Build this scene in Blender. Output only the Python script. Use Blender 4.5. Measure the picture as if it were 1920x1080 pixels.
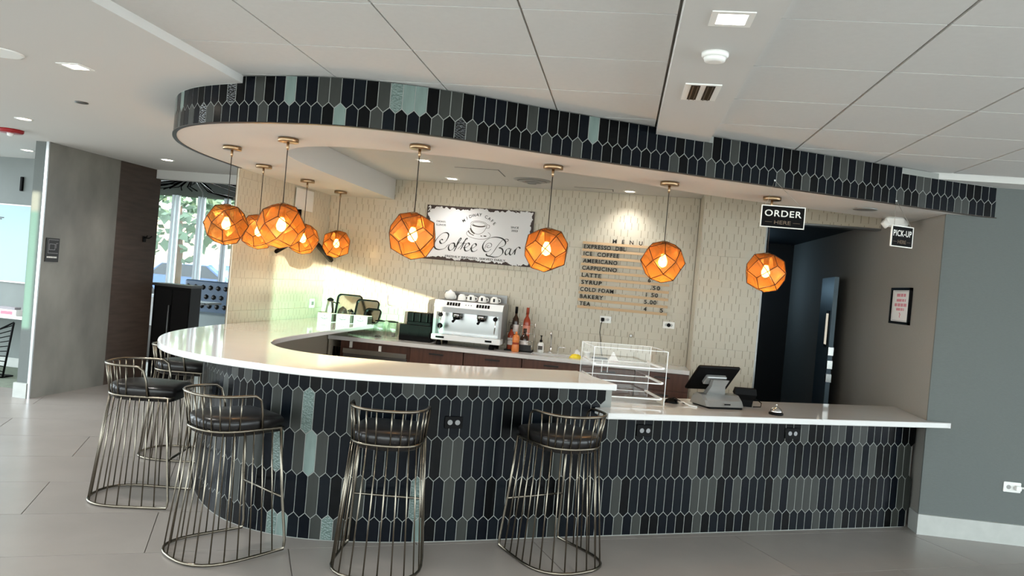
import bpy, bmesh, math, random
from mathutils import Vector, Matrix
PI = math.pi
random.seed(7)
for o in list(bpy.data.objects): bpy.data.objects.remove(o)
scene = bpy.context.scene
COL = scene.collection

# ------------------------------------------------------------------ camera
YAW, PIT, ROL, FPX = -0.1404, -0.0098, 0.0867, 1450.0
CAMZ = 1.65
fw = Vector((math.sin(YAW)*math.cos(PIT), math.cos(YAW)*math.cos(PIT), math.sin(PIT)))
rt = fw.cross(Vector((0, 0, 1))).normalized(); up = rt.cross(fw)
r2 = rt*math.cos(ROL) + up*math.sin(ROL); u2 = -rt*math.sin(ROL) + up*math.cos(ROL)
cam_d = bpy.data.cameras.new('camera'); cam = bpy.data.objects.new('camera', cam_d); COL.objects.link(cam)
mw = Matrix((r2, u2, -fw)).transposed().to_4x4(); mw.translation = (0, 0, CAMZ)
cam.matrix_world = mw
cam_d.sensor_fit = 'HORIZONTAL'; cam_d.sensor_width = 36.0; cam_d.lens = 36.0*FPX/1920.0
cam_d.clip_start = 0.05; cam_d.clip_end = 400
scene.camera = cam

# ------------------------------------------------------------------ world, sun, exposure
w = bpy.data.worlds.new('sky'); scene.world = w; w.use_nodes = True
bg = w.node_tree.nodes['Background']
bg.inputs[0].default_value = (0.84, 0.95, 1.0, 1); bg.inputs[1].default_value = 4.2
SUN = Vector((-0.35, 0.90, -0.045)).normalized()
sd = bpy.data.lights.new('sun', 'SUN'); sd.energy = 9.0; sd.color = (1.0, 0.90, 0.66); sd.angle = 0.0025
so = bpy.data.objects.new('sun', sd); COL.objects.link(so)
so.rotation_euler = SUN.to_track_quat('-Z', 'Y').to_euler(); so.location = (3, -8, 4)
vs = scene.view_settings
vs.view_transform = 'Standard'; vs.look = 'None'; vs.gamma = 1.0; vs.use_curve_mapping = False
vs.exposure = 0.72
try: scene.cycles.transparent_max_bounces = 32
except Exception: pass

# ------------------------------------------------------------------ materials
def lin(c):
    return tuple((x/12.92 if x <= 0.04045 else ((x+0.055)/1.055)**2.4) for x in [v/255.0 for v in c])
MATS = {}
def mat(name, rgb, rough=0.5, metal=0.0, emit=0.0, emit_col=None, trans=0.0, alpha=1.0, ior=1.45, spec=0.5,
        noise=0.0, nscale=8.0, bump=0.0, bscale=60.0, coat=0.0, stretch=None):
    m = bpy.data.materials.new(name); m.use_nodes = True; MATS[name] = m
    nt = m.node_tree; b = nt.nodes['Principled BSDF']; c = lin(rgb)
    b.inputs['Base Color'].default_value = (*c, 1); b.inputs['Roughness'].default_value = rough
    b.inputs['Metallic'].default_value = metal; b.inputs['IOR'].default_value = ior
    b.inputs['Specular IOR Level'].default_value = spec
    b.inputs['Transmission Weight'].default_value = trans; b.inputs['Alpha'].default_value = alpha
    b.inputs['Coat Weight'].default_value = coat
    if emit:
        b.inputs['Emission Color'].default_value = (*lin(emit_col or rgb), 1); b.inputs['Emission Strength'].default_value = emit
    if noise or bump:
        tc = nt.nodes.new('ShaderNodeTexCoord'); mp = nt.nodes.new('ShaderNodeMapping')
        nt.links.new(tc.outputs['Object'], mp.inputs[0])
        if stretch: mp.inputs['Scale'].default_value = stretch
    if noise:
        n = nt.nodes.new('ShaderNodeTexNoise'); n.inputs['Scale'].default_value = nscale; n.inputs['Detail'].default_value = 5
        nt.links.new(mp.outputs[0], n.inputs[0])
        r = nt.nodes.new('ShaderNodeMapRange'); r.inputs[1].default_value = .25; r.inputs[2].default_value = .75
        r.inputs[3].default_value = 1-noise; r.inputs[4].default_value = 1+noise
        nt.links.new(n.outputs[0], r.inputs[0])
        mx = nt.nodes.new('ShaderNodeVectorMath'); mx.operation = 'SCALE'; mx.inputs[0].default_value = c
        nt.links.new(r.outputs[0], mx.inputs['Scale']); nt.links.new(mx.outputs[0], b.inputs['Base Color'])
    if bump:
        n2 = nt.nodes.new('ShaderNodeTexNoise'); n2.inputs['Scale'].default_value = bscale; n2.inputs['Detail'].default_value = 3
        nt.links.new(mp.outputs[0], n2.inputs[0])
        bp = nt.nodes.new('ShaderNodeBump'); bp.inputs['Strength'].default_value = bump; bp.inputs['Distance'].default_value = .01
        nt.links.new(n2.outputs[0], bp.inputs['Height']); nt.links.new(bp.outputs[0], b.inputs['Normal'])
    return m

def clear_mat(name, tint, ref=0.12, rough=0.03, const=None):
    m = bpy.data.materials.new(name); m.use_nodes = True; MATS[name] = m; nt = m.node_tree
    nt.nodes.remove(nt.nodes['Principled BSDF']); out = nt.nodes['Material Output']
    t = nt.nodes.new('ShaderNodeBsdfTransparent'); t.inputs[0].default_value = (*tint, 1)
    g = nt.nodes.new('ShaderNodeBsdfGlossy'); g.inputs['Roughness'].default_value = rough
    f = nt.nodes.new('ShaderNodeFresnel'); f.inputs[0].default_value = 1.1+ref
    mx = nt.nodes.new('ShaderNodeMixShader')
    if const is None: nt.links.new(f.outputs[0], mx.inputs[0])
    else: mx.inputs[0].default_value = const
    nt.links.new(t.outputs[0], mx.inputs[1]); nt.links.new(g.outputs[0], mx.inputs[2])
    nt.links.new(mx.outputs[0], out.inputs[0]); return m

mat('drywall', (206, 205, 202), .85, bump=.03, bscale=140)
mat('ceiling_tile', (208, 208, 206), .9, noise=.02, nscale=30, bump=.12, bscale=260)
mat('grid', (148, 142, 132), .6)
mat('wallcover', (98, 103, 101), .8, noise=.05, nscale=40, bump=.15, bscale=90, stretch=(1, 1, 6))
mat('wallcover_lighter', (143, 139, 133), .8, noise=.05, nscale=40, bump=.15, bscale=90, stretch=(1, 1, 6))
mat('concrete', (122, 119, 113), .4, noise=.34, nscale=2.2, bump=.03, bscale=12, stretch=(1, 1, .6))
mat('wood_panel', (72, 58, 50), .5, noise=.28, nscale=3.0, stretch=(1, 1, 9))
mat('floor_tile', (146, 139, 133), .27, noise=.07, nscale=1.8, bump=.02, bscale=30)
mat('grout', (120, 114, 108), .9)
mat('plinth', (176, 178, 174), .5, noise=.06, nscale=12)
mat('quartz', (218, 217, 216), .07, noise=.02, nscale=5, coat=.3)
mat('die_wall', (176, 166, 150), .6)
mat('tile_grout', (140, 142, 138), .85)
mat('tile_black', (6, 7, 8), .22, spec=.14, bump=.03, bscale=20)
mat('tile_navy', (8, 12, 18), .22, spec=.14, bump=.03, bscale=20)
mat('tile_ink', (12, 17, 22), .22, spec=.14, bump=.04, bscale=22)
mat('tile_grey', (46, 48, 45), .3, spec=.3, noise=.12, nscale=30, bump=.05, bscale=25, stretch=(1, 1, .2))
mat('tile_teal', (108, 124, 119), .14, noise=.14, nscale=40, bump=.12, bscale=45, stretch=(1, 1, .2))
def hammered(name, rgb):
    m = mat(name, rgb, .15); nt = m.node_tree; b = nt.nodes['Principled BSDF']
    tc = nt.nodes.new('ShaderNodeTexCoord'); v = nt.nodes.new('ShaderNodeTexVoronoi'); v.inputs['Scale'].default_value = 85
    nt.links.new(tc.outputs['Object'], v.inputs['Vector'])
    bp = nt.nodes.new('ShaderNodeBump'); bp.inputs['Strength'].default_value = .7; bp.inputs['Distance'].default_value = .006
    nt.links.new(v.outputs['Distance'], bp.inputs['Height']); nt.links.new(bp.outputs[0], b.inputs['Normal'])
hammered('tile_hammer', (92, 108, 103)); hammered('tile_hammer_dark', (22, 24, 25))
mat('trim_dark', (52, 44, 38), .35, metal=.7)
mat('brass', (160, 134, 104), .3, metal=1)
mat('copper', (92, 56, 32), .4, metal=.6)
mat('cord', (38, 32, 28), .6)
mat('stool_metal', (126, 119, 107), .26, metal=1)
mat('leather', (26, 24, 24), .28, bump=.05, bscale=120)
mat('walnut', (84, 54, 42), .45, noise=.3, nscale=4, stretch=(8, 8, .7))
mat('handle_dark', (28, 24, 22), .4)
mat('steel', (190, 192, 192), .25, metal=1)
mat('steel_dark', (120, 120, 120), .35, metal=1)
mat('chrome', (225, 225, 225), .08, metal=1)
mat('machine_white', (226, 228, 228), .3)
mat('machine_grey', (150, 150, 150), .35, metal=.4)
mat('black_plastic', (7, 7, 8), .5, spec=.12)
mat('black_gloss', (10, 10, 12), .08)
mat('white_plastic', (235, 235, 232), .4)
mat('silver_plastic', (150, 150, 148), .35, metal=.5)
mat('slat_wood', (190, 162, 128), .6, noise=.08, nscale=6, stretch=(1, 10, 10))
mat('letter_black', (16, 15, 15), .5)
mat('sign_white_letter', (240, 238, 232), .6)
mat('sign_dim_letter', (110, 92, 76), .6)
mat('sign_black', (9, 8, 8), .7, spec=.15)
mat('paper', (236, 234, 232), .7)
mat('pink_ink', (214, 120, 136), .8)
mat('grey_ink', (150, 146, 150), .8)
mat('red', (150, 24, 30), .35)
mat('yellow', (240, 214, 60), .7)
mat('syrup_orange', (206, 120, 60), .3)
mat('syrup_red', (150, 62, 40), .2)
mat('bottle_pink', (206, 128, 104), .15)
mat('bottle_dark', (52, 36, 28), .12)
mat('label_white', (222, 214, 210), .6)
mat('pitcher', (170, 168, 164), .2, metal=1)
mat('kettle', (74, 66, 60), .3, metal=.6)
mat('mirror', (205, 225, 225), .06, metal=1)
mat('box_white', (222, 226, 216), .6)
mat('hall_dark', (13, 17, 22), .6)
mat('door_blue', (84, 108, 124), .4)
mat('host_black', (14, 14, 15), .12)
mat('booth_blue', (92, 116, 142), .3)
mat('booth_light', (190, 204, 204), .35)
mat('window_frame', (214, 222, 226), .4)
mat('carpet', (110, 118, 104), .95, noise=.35, nscale=9, stretch=(1, 5, 1))
mat('board_white', (150, 180, 188), .2); mat('alcove_wall', (112, 118, 116), .5, noise=.1, nscale=2); mat('lit_pane', (230, 224, 205), .3, emit=.45)
mat('dark_ceiling', (14, 15, 16), .8)
mat('leaf', (84, 104, 84), .7, noise=.3, nscale=3); mat('leaf_light', (124, 142, 118), .7, noise=.3, nscale=3)
mat('bark', (92, 74, 60), .9)
mat('grass', (126, 140, 96), .95, noise=.2, nscale=.6); mat('asphalt', (120, 124, 128), .9); mat('kerb', (226, 222, 214), .9)
mat('car_blue', (40, 84, 140), .2, coat=.5); mat('car_red', (176, 60, 60), .2, coat=.5); mat('car_glass', (30, 40, 48), .05); mat('tyre', (22, 22, 22), .8)
mat('mask_white', (240, 240, 236), .9); mat('facade', (206, 184, 156), .8)
clear_mat('glass', (.96, .98, .98)); clear_mat('acrylic', (.985, .985, .985), .2, const=.045); clear_mat('tinted_glass', (.62, .93, .90), .1)
clear_mat('jar_glass', (.93, .96, .94), .35, const=.10)
mat('acrylic_edge', (236, 238, 238), .1)
mat('lamp_glow', (255, 244, 226), .4, emit=14.0, emit_col=(255, 240, 220))
mat('lamp_glow_soft', (255, 246, 232), .4, emit=5.0, emit_col=(255, 244, 226))
mat('bulb', (255, 214, 140), .4, emit=22.0, emit_col=(255, 206, 120))

# perforated copper sheet of the pendant shades
m = bpy.data.materials.new('perforated_copper'); m.use_nodes = True; MATS['perforated_copper'] = m; nt = m.node_tree
nt.nodes.remove(nt.nodes['Principled BSDF']); out = nt.nodes['Material Output']
t_ = nt.nodes.new('ShaderNodeBsdfTransparent'); t_.inputs[0].default_value = (1.0, .9, .72, 1)
d_ = nt.nodes.new('ShaderNodeBsdfDiffuse'); d_.inputs[0].default_value = (*lin((112, 76, 42)), 1)
l_ = nt.nodes.new('ShaderNodeBsdfTranslucent'); l_.inputs[0].default_value = (*lin((236, 158, 60)), 1)
g_ = nt.nodes.new('ShaderNodeBsdfGlossy'); g_.inputs[0].default_value = (*lin((214, 140, 84)), 1); g_.inputs['Roughness'].default_value = .3
a_ = nt.nodes.new('ShaderNodeMixShader'); a_.inputs[0].default_value = .09
b_ = nt.nodes.new('ShaderNodeMixShader'); b_.inputs[0].default_value = .3
c_ = nt.nodes.new('ShaderNodeMixShader'); c_.inputs[0].default_value = .6
nt.links.new(d_.outputs[0], a_.inputs[1]); nt.links.new(l_.outputs[0], a_.inputs[2])
nt.links.new(a_.outputs[0], b_.inputs[1]); nt.links.new(g_.outputs[0], b_.inputs[2])
nt.links.new(b_.outputs[0], c_.inputs[1]); nt.links.new(t_.outputs[0], c_.inputs[2])
nt.links.new(c_.outputs[0], out.inputs[0])
tc = nt.nodes.new('ShaderNodeTexCoord'); nz = nt.nodes.new('ShaderNodeTexNoise'); nz.inputs['Scale'].default_value = 22; nz.inputs['Detail'].default_value = 4
mr = nt.nodes.new('ShaderNodeMapRange'); mr.inputs[1].default_value = .3; mr.inputs[2].default_value = .7; mr.inputs[3].default_value = .38; mr.inputs[4].default_value = .78
nt.links.new(tc.outputs['Object'], nz.inputs[0]); nt.links.new(nz.outputs[0], mr.inputs[0]); nt.links.new(mr.outputs[0], c_.inputs[0])

# embossed wall tile: short staggered vertical grooves
def wall_tile_mat():
    m = mat('embossed_tile', (204, 193, 170), .28); nt = m.node_tree; b = nt.nodes['Principled BSDF']; L = nt.links
    tc = nt.nodes.new('ShaderNodeTexCoord'); sp = nt.nodes.new('ShaderNodeSeparateXYZ'); L.new(tc.outputs['Object'], sp.inputs[0])
    def mth(op, a, b_=None, c=None):
        n = nt.nodes.new('ShaderNodeMath'); n.operation = op
        for i, v in enumerate((a, b_, c)):
            if v is None: continue
            if isinstance(v, (int, float)): n.inputs[i].default_value = v
            else: L.new(v, n.inputs[i])
        return n.outputs[0]
    ux = mth('DIVIDE', sp.outputs[0], .07); uz = mth('DIVIDE', sp.outputs[2], .075)
    row = mth('FLOOR', uz); half = mth('MULTIPLY', mth('FLOORED_MODULO', row, 2.0), .5)
    ux2 = mth('ADD', ux, half); colm = mth('FLOOR', ux2)
    wn = nt.nodes.new('ShaderNodeTexWhiteNoise'); wn.noise_dimensions = '2D'
    cb = nt.nodes.new('ShaderNodeCombineXYZ'); L.new(colm, cb.inputs[0]); L.new(row, cb.inputs[1]); L.new(cb.outputs[0], wn.inputs['Vector'])
    fx = mth('FRACT', ux2); fz = mth('FRACT', uz)
    gx = mth('LESS_THAN', fx, .06); hz = mth('LESS_THAN', fz, mth('ADD', .62, mth('MULTIPLY', wn.outputs[0], .6)))
    groove = mth('MULTIPLY', gx, hz); keep = mth('GREATER_THAN', wn.outputs[0], .18); groove = mth('MULTIPLY', groove, keep)
    hgap = mth('MULTIPLY', mth('LESS_THAN', fz, .04), .08)
    allg = mth('MAXIMUM', groove, hgap)
    n = nt.nodes.new('ShaderNodeTexNoise'); n.inputs['Scale'].default_value = 3; L.new(tc.outputs['Object'], n.inputs[0])
    mx = nt.nodes.new('ShaderNodeMix'); mx.data_type = 'RGBA'
    mx.inputs[6].default_value = (*lin((184, 177, 160)), 1); mx.inputs[7].default_value = (*lin((116, 106, 88)), 1)
    L.new(allg, mx.inputs[0]); L.new(mx.outputs[2], b.inputs['Base Color'])
    tilt = mth('MULTIPLY', mth('SUBTRACT', wn.outputs[0], .5), mth('SUBTRACT', fx, .5))
    hgt = mth('ADD', mth('MULTIPLY', allg, -1.0), mth('MULTIPLY', tilt, .7))
    bp = nt.nodes.new('ShaderNodeBump'); bp.inputs['Strength'].default_value = .5; bp.inputs['Distance'].default_value = .003
    L.new(hgt, bp.inputs['Height']); L.new(bp.outputs[0], b.inputs['Normal'])
wall_tile_mat()

def sign_mat():
    m = mat('distressed_sign', (214, 214, 216), .6); nt = m.node_tree; b = nt.nodes['Principled BSDF']; L = nt.links
    tc = nt.nodes.new('ShaderNodeTexCoord'); sp = nt.nodes.new('ShaderNodeSeparateXYZ'); L.new(tc.outputs['Object'], sp.inputs[0])
    def mth(op, a, b_=None):
        n = nt.nodes.new('ShaderNodeMath'); n.operation = op
        for i, v in enumerate((a, b_)):
            if v is None: continue
            if isinstance(v, (int, float)): n.inputs[i].default_value = v
            else: L.new(v, n.inputs[i])
        return n.outputs[0]
    ex = mth('SUBTRACT', .6, mth('ABSOLUTE', sp.outputs[0])); ez = mth('SUBTRACT', .3, mth('ABSOLUTE', sp.outputs[2]))
    e = mth('MINIMUM', mth('MULTIPLY', ex, 1.0), ez)
    corner = mth('MULTIPLY', mth('ADD', ex, ez), .32); e = mth('MINIMUM', e, corner)
    n1 = nt.nodes.new('ShaderNodeTexNoise'); n1.inputs['Scale'].default_value = 26; n1.inputs['Detail'].default_value = 6; L.new(tc.outputs['Object'], n1.inputs[0])
    n2 = nt.nodes.new('ShaderNodeTexNoise'); n2.inputs['Scale'].default_value = 5; L.new(tc.outputs['Object'], n2.inputs[0])
    thr = mth('MULTIPLY', mth('SUBTRACT', mth('ADD', n1.outputs[0], n2.outputs[0]), .72), .085)
    msk = mth('LESS_THAN', e, thr)
    mx = nt.nodes.new('ShaderNodeMix'); mx.data_type = 'RGBA'
    mx.inputs[6].default_value = (*lin((206, 206, 208)), 1); mx.inputs[7].default_value = (*lin((52, 38, 34)), 1)
    L.new(msk, mx.inputs[0]); L.new(mx.outputs[2], b.inputs['Base Color'])
sign_mat()
G = MATS

# ------------------------------------------------------------------ mesh helpers
class MB:
    def __init__(s): s.v = []; s.f = []; s.sm = []
    def add(s, vs_, fs, smooth=False):
        o = len(s.v); s.v += [tuple(v) for v in vs_]; s.f += [tuple(i+o for i in f) for f in fs]; s.sm += [smooth]*len(fs); return s
    def box(s, x0, x1, y0, y1, z0, z1, M=None):
        p = [Vector((x, y, z)) for z in (z0, z1) for y in (y0, y1) for x in (x0, x1)]
        if M is not None: p = [M @ q for q in p]
        return s.add(p, [(0, 2, 3, 1), (4, 5, 7, 6), (0, 1, 5, 4), (2, 6, 7, 3), (0, 4, 6, 2), (1, 3, 7, 5)])
    def rbox(s, x0, x1, y0, y1, z0, z1, r=.01, M=None, n=3):
        # box with rounded vertical edges, chamfered top and bottom
        pts = []
        for cx, cy, a0 in ((x1-r, y1-r, 0), (x0+r, y1-r, 90), (x0+r, y0+r, 180), (x1-r, y0+r, 270)):
            for k in range(n+1):
                a = math.radians(a0+90*k/n); pts.append((cx+r*math.cos(a), cy+r*math.sin(a)))
        c = min(r*.5, (z1-z0)*.3); mx, my = (x0+x1)/2, (y0+y1)/2
        def ins(p): 
            sx = (abs(x1-x0)/2-c)/(abs(x1-x0)/2); sy = (abs(y1-y0)/2-c)/(abs(y1-y0)/2)
            return (mx+(p[0]-mx)*sx, my+(p[1]-my)*sy)
        rings = [[(*ins(p), z0) for p in pts], [(*p, z0+c) for p in pts], [(*p, z1-c) for p in pts], [(*ins(p), z1) for p in pts]]
        return s.loft(rings, True, True, M)
    def loft(s, rings, cap0=True, cap1=True, M=None, smooth=False, closed=True):
        n = len(rings[0]); vs_ = [Vector(p) for r in rings for p in r]
        if M is not None: vs_ = [M @ q for q in vs_]
        fs = []
        for i in range(len(rings)-1):
            for j in range(n if closed else n-1):
                k = (j+1) % n; fs.append((i*n+j, i*n+k, (i+1)*n+k, (i+1)*n+j))
        s.add(vs_, fs, smooth); o = len(s.v)-len(vs_)
        if cap0: s.f.append(tuple(o+j for j in reversed(range(n)))); s.sm.append(False)
        if cap1: s.f.append(tuple(o+(len(rings)-1)*n+j for j in range(n))); s.sm.append(False)
        return s
    def cyl(s, c, r, h, n=20, r1=None, M=None, smooth=True):
        r1 = r if r1 is None else r1
        R0 = [(c[0]+r*math.cos(2*PI*k/n), c[1]+r*math.sin(2*PI*k/n), c[2]) for k in range(n)]
        R1 = [(c[0]+r1*math.cos(2*PI*k/n), c[1]+r1*math.sin(2*PI*k/n), c[2]+h) for k in range(n)]
        return s.loft([R0, R1], True, True, M, smooth)
    def lathe(s, prof, c=(0, 0, 0), n=24, M=None, cap0=True, cap1=True):
        rings = [[(c[0]+max(r, 1e-4)*math.cos(2*PI*k/n), c[1]+max(r, 1e-4)*math.sin(2*PI*k/n), c[2]+z) for k in range(n)] for r, z in prof]
        return s.loft(rings, cap0, cap1, M, True)
    def tube(s, path, r, n=8, closed=False, caps=True):
        P = [Vector(p) for p in path]; m_ = len(P); rings = []; prev = None
        for i in range(m_):
            if closed: d = P[(i+1) % m_]-P[i-1]
            else: d = P[min(i+1, m_-1)]-P[max(i-1, 0)]
            d = d.normalized() if d.length > 1e-9 else Vector((0, 0, 1))
            if prev is None:
                a = Vector((0, 0, 1)) if abs(d.z) < .9 else Vector((1, 0, 0)); u = d.cross(a).normalized()
            else:
                u = prev - d*prev.dot(d); u = u.normalized() if u.length > 1e-6 else d.orthogonal().normalized()
            prev = u; v = d.cross(u); rr = r[i] if isinstance(r, (list, tuple)) else r
            rings.append([P[i]+u*rr*math.cos(2*PI*k/n)+v*rr*math.sin(2*PI*k/n) for k in range(n)])
        if closed: rings.append(rings[0])
        return s.loft(rings, caps and not closed, caps and not closed, None, True)
    def prism(s, poly, z0, z1, M=None):
        return s.loft([[(x, y, z0) for x, y in poly], [(x, y, z1) for x, y in poly]], True, True, M)
    def ico(s, c, r, sub=1, sc=(1, 1, 1)):
        bm = bmesh.new(); bmesh.ops.create_icosphere(bm, subdivisions=sub, radius=r)
        vs_ = [(c[0]+v.co.x*sc[0], c[1]+v.co.y*sc[1], c[2]+v.co.z*sc[2]) for v in bm.verts]
        fs = [tuple(v.index for v in f.verts) for f in bm.faces]; bm.free(); return s.add(vs_, fs, True)
    def mesh(s, name, m):
        me = bpy.data.meshes.new(name); me.from_pydata(s.v, [], s.f); me.validate()
        bm = bmesh.new(); bm.from_mesh(me); bmesh.ops.recalc_face_normals(bm, faces=bm.faces[:]); bm.to_mesh(me); bm.free()
        if len(s.sm) == len(me.polygons): me.polygons.foreach_set('use_smooth', s.sm)
        me.materials.append(G[m]); return me
    def build(s, name, m, parent=None, world=False):
        if world and parent is not None:
            l = parent.location; s.v = [(x-l[0], y-l[1], z-l[2]) for x, y, z in s.v]
        o = bpy.data.objects.new(name, s.mesh(name, m)); COL.objects.link(o)
        if parent is not None: o.parent = parent
        return o
def tag(o, label, cat, group=None, kind=None):
    if label: o['label'] = label
    if cat: o['category'] = cat
    if group: o['group'] = group
    if kind: o['kind'] = kind
    return o
def thing(name, label, cat, loc=(0, 0, 0), rz=0, group=None, kind=None):
    o = bpy.data.objects.new(name, None); COL.objects.link(o); o.location = loc; o.rotation_euler = (0, 0, rz)
    o.empty_display_size = .1
    return tag(o, label, cat, group, kind)
def link_copy(o, parent=None):
    c = o.copy(); COL.objects.link(c); c.parent = parent
    for ch in o.children: link_copy(ch, c)
    return c
def inst(name, me, parent, loc, rz=0, m=None, rot=None):
    o = bpy.data.objects.new(name, me); COL.objects.link(o); o.parent = parent; o.location = loc
    o.rotation_euler = rot or (0, 0, rz)
    if m: o.material_slots[0].link = 'OBJECT'; o.material_slots[0].material = G[m]
    return o
def catmull(P, n=10):
    out = []; P = [Vector((p[0], p[1])) for p in P]
    for i in range(len(P)-1):
        p0 = P[max(i-1, 0)]; p1 = P[i]; p2 = P[i+1]; p3 = P[min(i+2, len(P)-1)]
        for k in range(n):
            t = k/n
            out.append(.5*((2*p1)+(p2-p0)*t+(2*p0-5*p1+4*p2-p3)*t*t+(3*p1-p0-3*p2+p3)*t**3))
    out.append(P[-1]); return out
def resample(P, step):
    L = [0]
    for a, b in zip(P, P[1:]): L.append(L[-1]+(b-a).length)
    n = int(L[-1]/step); out = []; i = 0
    for k in range(n+1):
        d = k*step
        while i < len(P)-2 and L[i+1] < d: i += 1
        t = (d-L[i])/max(L[i+1]-L[i], 1e-9); out.append(P[i].lerp(P[i+1], t))
    return out
def text_mesh(name, body, m, parent, width=None, height=None, M=Matrix(), align='CENTER', spacing=1.0, extrude=.0012, bold=0.0):
    cu = bpy.data.curves.new(name, 'FONT'); cu.body = body; cu.size = 1.0; cu.align_x = align; cu.align_y = 'CENTER'
    cu.space_character = spacing; cu.offset = bold
    o = bpy.data.objects.new(name, cu); COL.objects.link(o)
    dg = bpy.context.evaluated_depsgraph_get(); me = bpy.data.meshes.new_from_object(o.evaluated_get(dg))
    bpy.data.objects.remove(o); bpy.data.curves.remove(cu)
    xs = [v.co.x for v in me.vertices]; ys = [v.co.y for v in me.vertices]
    w_ = max(xs)-min(xs); h_ = max(ys)-min(ys); cy = (max(ys)+min(ys))/2
    cx = {'CENTER': (max(xs)+min(xs))/2, 'LEFT': min(xs), 'RIGHT': max(xs)}[align]
    sy = (height/h_) if height else None; sx = (width/w_) if width else None
    sx = sx or sy; sy = sy or sx
    bm = bmesh.new(); bm.from_mesh(me)
    for v in bm.verts: v.co = Vector(((v.co.x-cx)*sx, (v.co.y-cy)*sy, 0))
    r = bmesh.ops.extrude_face_region(bm, geom=bm.faces[:])
    for e in r['geom']:
        if isinstance(e, bmesh.types.BMVert): e.co.z += extrude
    bmesh.ops.recalc_face_normals(bm, faces=bm.faces[:]); bmesh.ops.transform(bm, matrix=M, verts=bm.verts[:])
    bm.to_mesh(me); bm.free(); me.materials.clear(); me.materials.append(G[m]); me.name = name
    ob = bpy.data.objects.new(name, me); COL.objects.link(ob); ob.parent = parent; return ob
def face_matrix(origin, xdir, normal):
    # local x along xdir, local y up, local z = outward normal
    x = Vector(xdir).normalized(); n = Vector(normal).normalized(); y = n.cross(x).normalized()
    mtx = Matrix((x, y, n)).transposed().to_4x4(); mtx.translation = Vector(origin); return mtx

# ------------------------------------------------------------------ levels and plan outlines
CEIL, DRY, SOF, BARZ, LOWZ, BCZ = 2.705, 2.66, 2.43, 1.05, 0.864, 0.92
T = Vector((.891, .454)).normalized(); N = Vector((-T.y, T.x))          # along the service counter, away from the room
TOP_CTRL = [(2.56, 6.225), (1.7, 5.792), (.9, 5.393), (.0, 4.94), (-.475, 4.685), (-.77, 4.51), (-1.05, 4.35), (-1.34, 4.235), (-1.65, 4.175), (-1.97, 4.19),
            (-2.33, 4.265), (-2.63, 4.39), (-2.88, 4.59), (-3.07, 4.85), (-3.22, 5.15), (-3.32, 5.48), (-3.38, 5.85), (-3.42, 6.44)]
INN_CTRL = [(2.38, 6.98), (1.461, 6.53), (.52, 6.05), (-.054, 5.62), (-.337, 5.47), (-.75, 5.25), (-1.02, 5.10), (-1.33, 4.99), (-1.66, 4.935), (-1.94, 4.925),
            (-2.2, 5.01), (-2.39, 5.18), (-2.52, 5.42), (-2.58, 5.75), (-2.6, 6.3), (-2.6, 7.3), (-2.585, 8.33)]
BASE_CTRL = [(2.36, 6.425), (1.4, 5.93), (.6, 5.517), (.018, 5.216), (-.425, 4.985), (-.743, 4.81), (-1.05, 4.65), (-1.35, 4.52), (-1.65, 4.435), (-1.92, 4.42),
             (-2.2, 4.49), (-2.47, 4.66), (-2.76, 4.97), (-2.98, 5.33), (-3.1, 5.75), (-3.16, 6.1), (-3.2, 6.43)]
OUT = catmull(TOP_CTRL); INN = catmull(INN_CTRL); BAS = catmull(BASE_CTRL)
def ln(x0, y0, p): return p

# ================================================================== SETTING
# ---- floor with its large tiles, laid parallel to the service counter
floor = thing('floor', 'grey stone-look porcelain tile floor', 'floor', (0, 0, 0), kind='structure')
MB().box(-16, 10, -4, 8.95, -.1, -.008).box(-16, 10, 8.95, 17, -.1, -.008).build('screed', 'grout', floor)
FW, FL, GAP = .71, 1.51, .005
fang = math.atan2(T.y, T.x)
fme = MB().box(-FL/2+GAP/2, FL/2-GAP/2, -FW/2+GAP/2, FW/2-GAP/2, -.008, 0).mesh('floor_tile', 'floor_tile')
for i in range(-12, 16):
    nc = 4.57 + .71*i + FW/2
    for j in range(-8, 8):
        tc_ = -1.16 + FL*j + (0 if i % 2 else FL/2) + FL/2
        p = T*tc_ + N*nc
        if p.y < .2 or p.y > 13 or p.x > 4.6 or p.x < -9.5 or abs(p.x) > .95*p.y+1.8: continue
        if p.x < -6.9 and p.y > 6.9: continue
        if p.x > -2.2 and p.y > 8.6: continue
        if p.x > 2.3 and p.y > 7: continue
        inst('floor_tile', fme, floor, (p.x, p.y, 0), fang)
cp = tag(MB().box(-9.5, -6.16, 7.62, 8.82, .001, .006).build('carpet', 'carpet'), 'striped grey green carpet under the wire chair', 'carpet', kind='structure')

# ---- ceiling: drywall field with a recessed tray of square lay-in tiles
ceil = thing('ceiling', 'off-white drywall ceiling with a recessed tray of square tiles', 'ceiling', (0, 0, DRY), kind='structure')
MB().box(-7, 9, -1.5, 6.95, 2.735, 2.78).box(-10, 9, 6.95, 9.2, 2.735, 2.78).build('backing', 'grid', ceil, True)
outer = [(p.x, p.y) for p in OUT]
left_poly = [(-7, -1.5), (-2.285, -1.5), (-2.285, 4.262)] + [q for q in outer if q[0] < -2.30 and q[1] < 6.5] + [(-3.44, 6.46), (-3.44, 9.1), (-10, 9.1), (-10, 6.95), (-7, 6.95)]
MB().prism(left_poly, DRY, 2.735).build('drywall_field', 'drywall', ceil, True)
inner_poly = [(p.x-.1, p.y-.15) for p in INN] + [(-2.7, 8.5), (2.5, 8.5)]
MB().prism(inner_poly, DRY, 2.70).build('drywall_field', 'drywall', ceil, True)
MB().box(.13, .475, -1.5, 5.15, DRY-.004, 2.735).build('drywall_beam', 'drywall', ceil, True)
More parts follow.
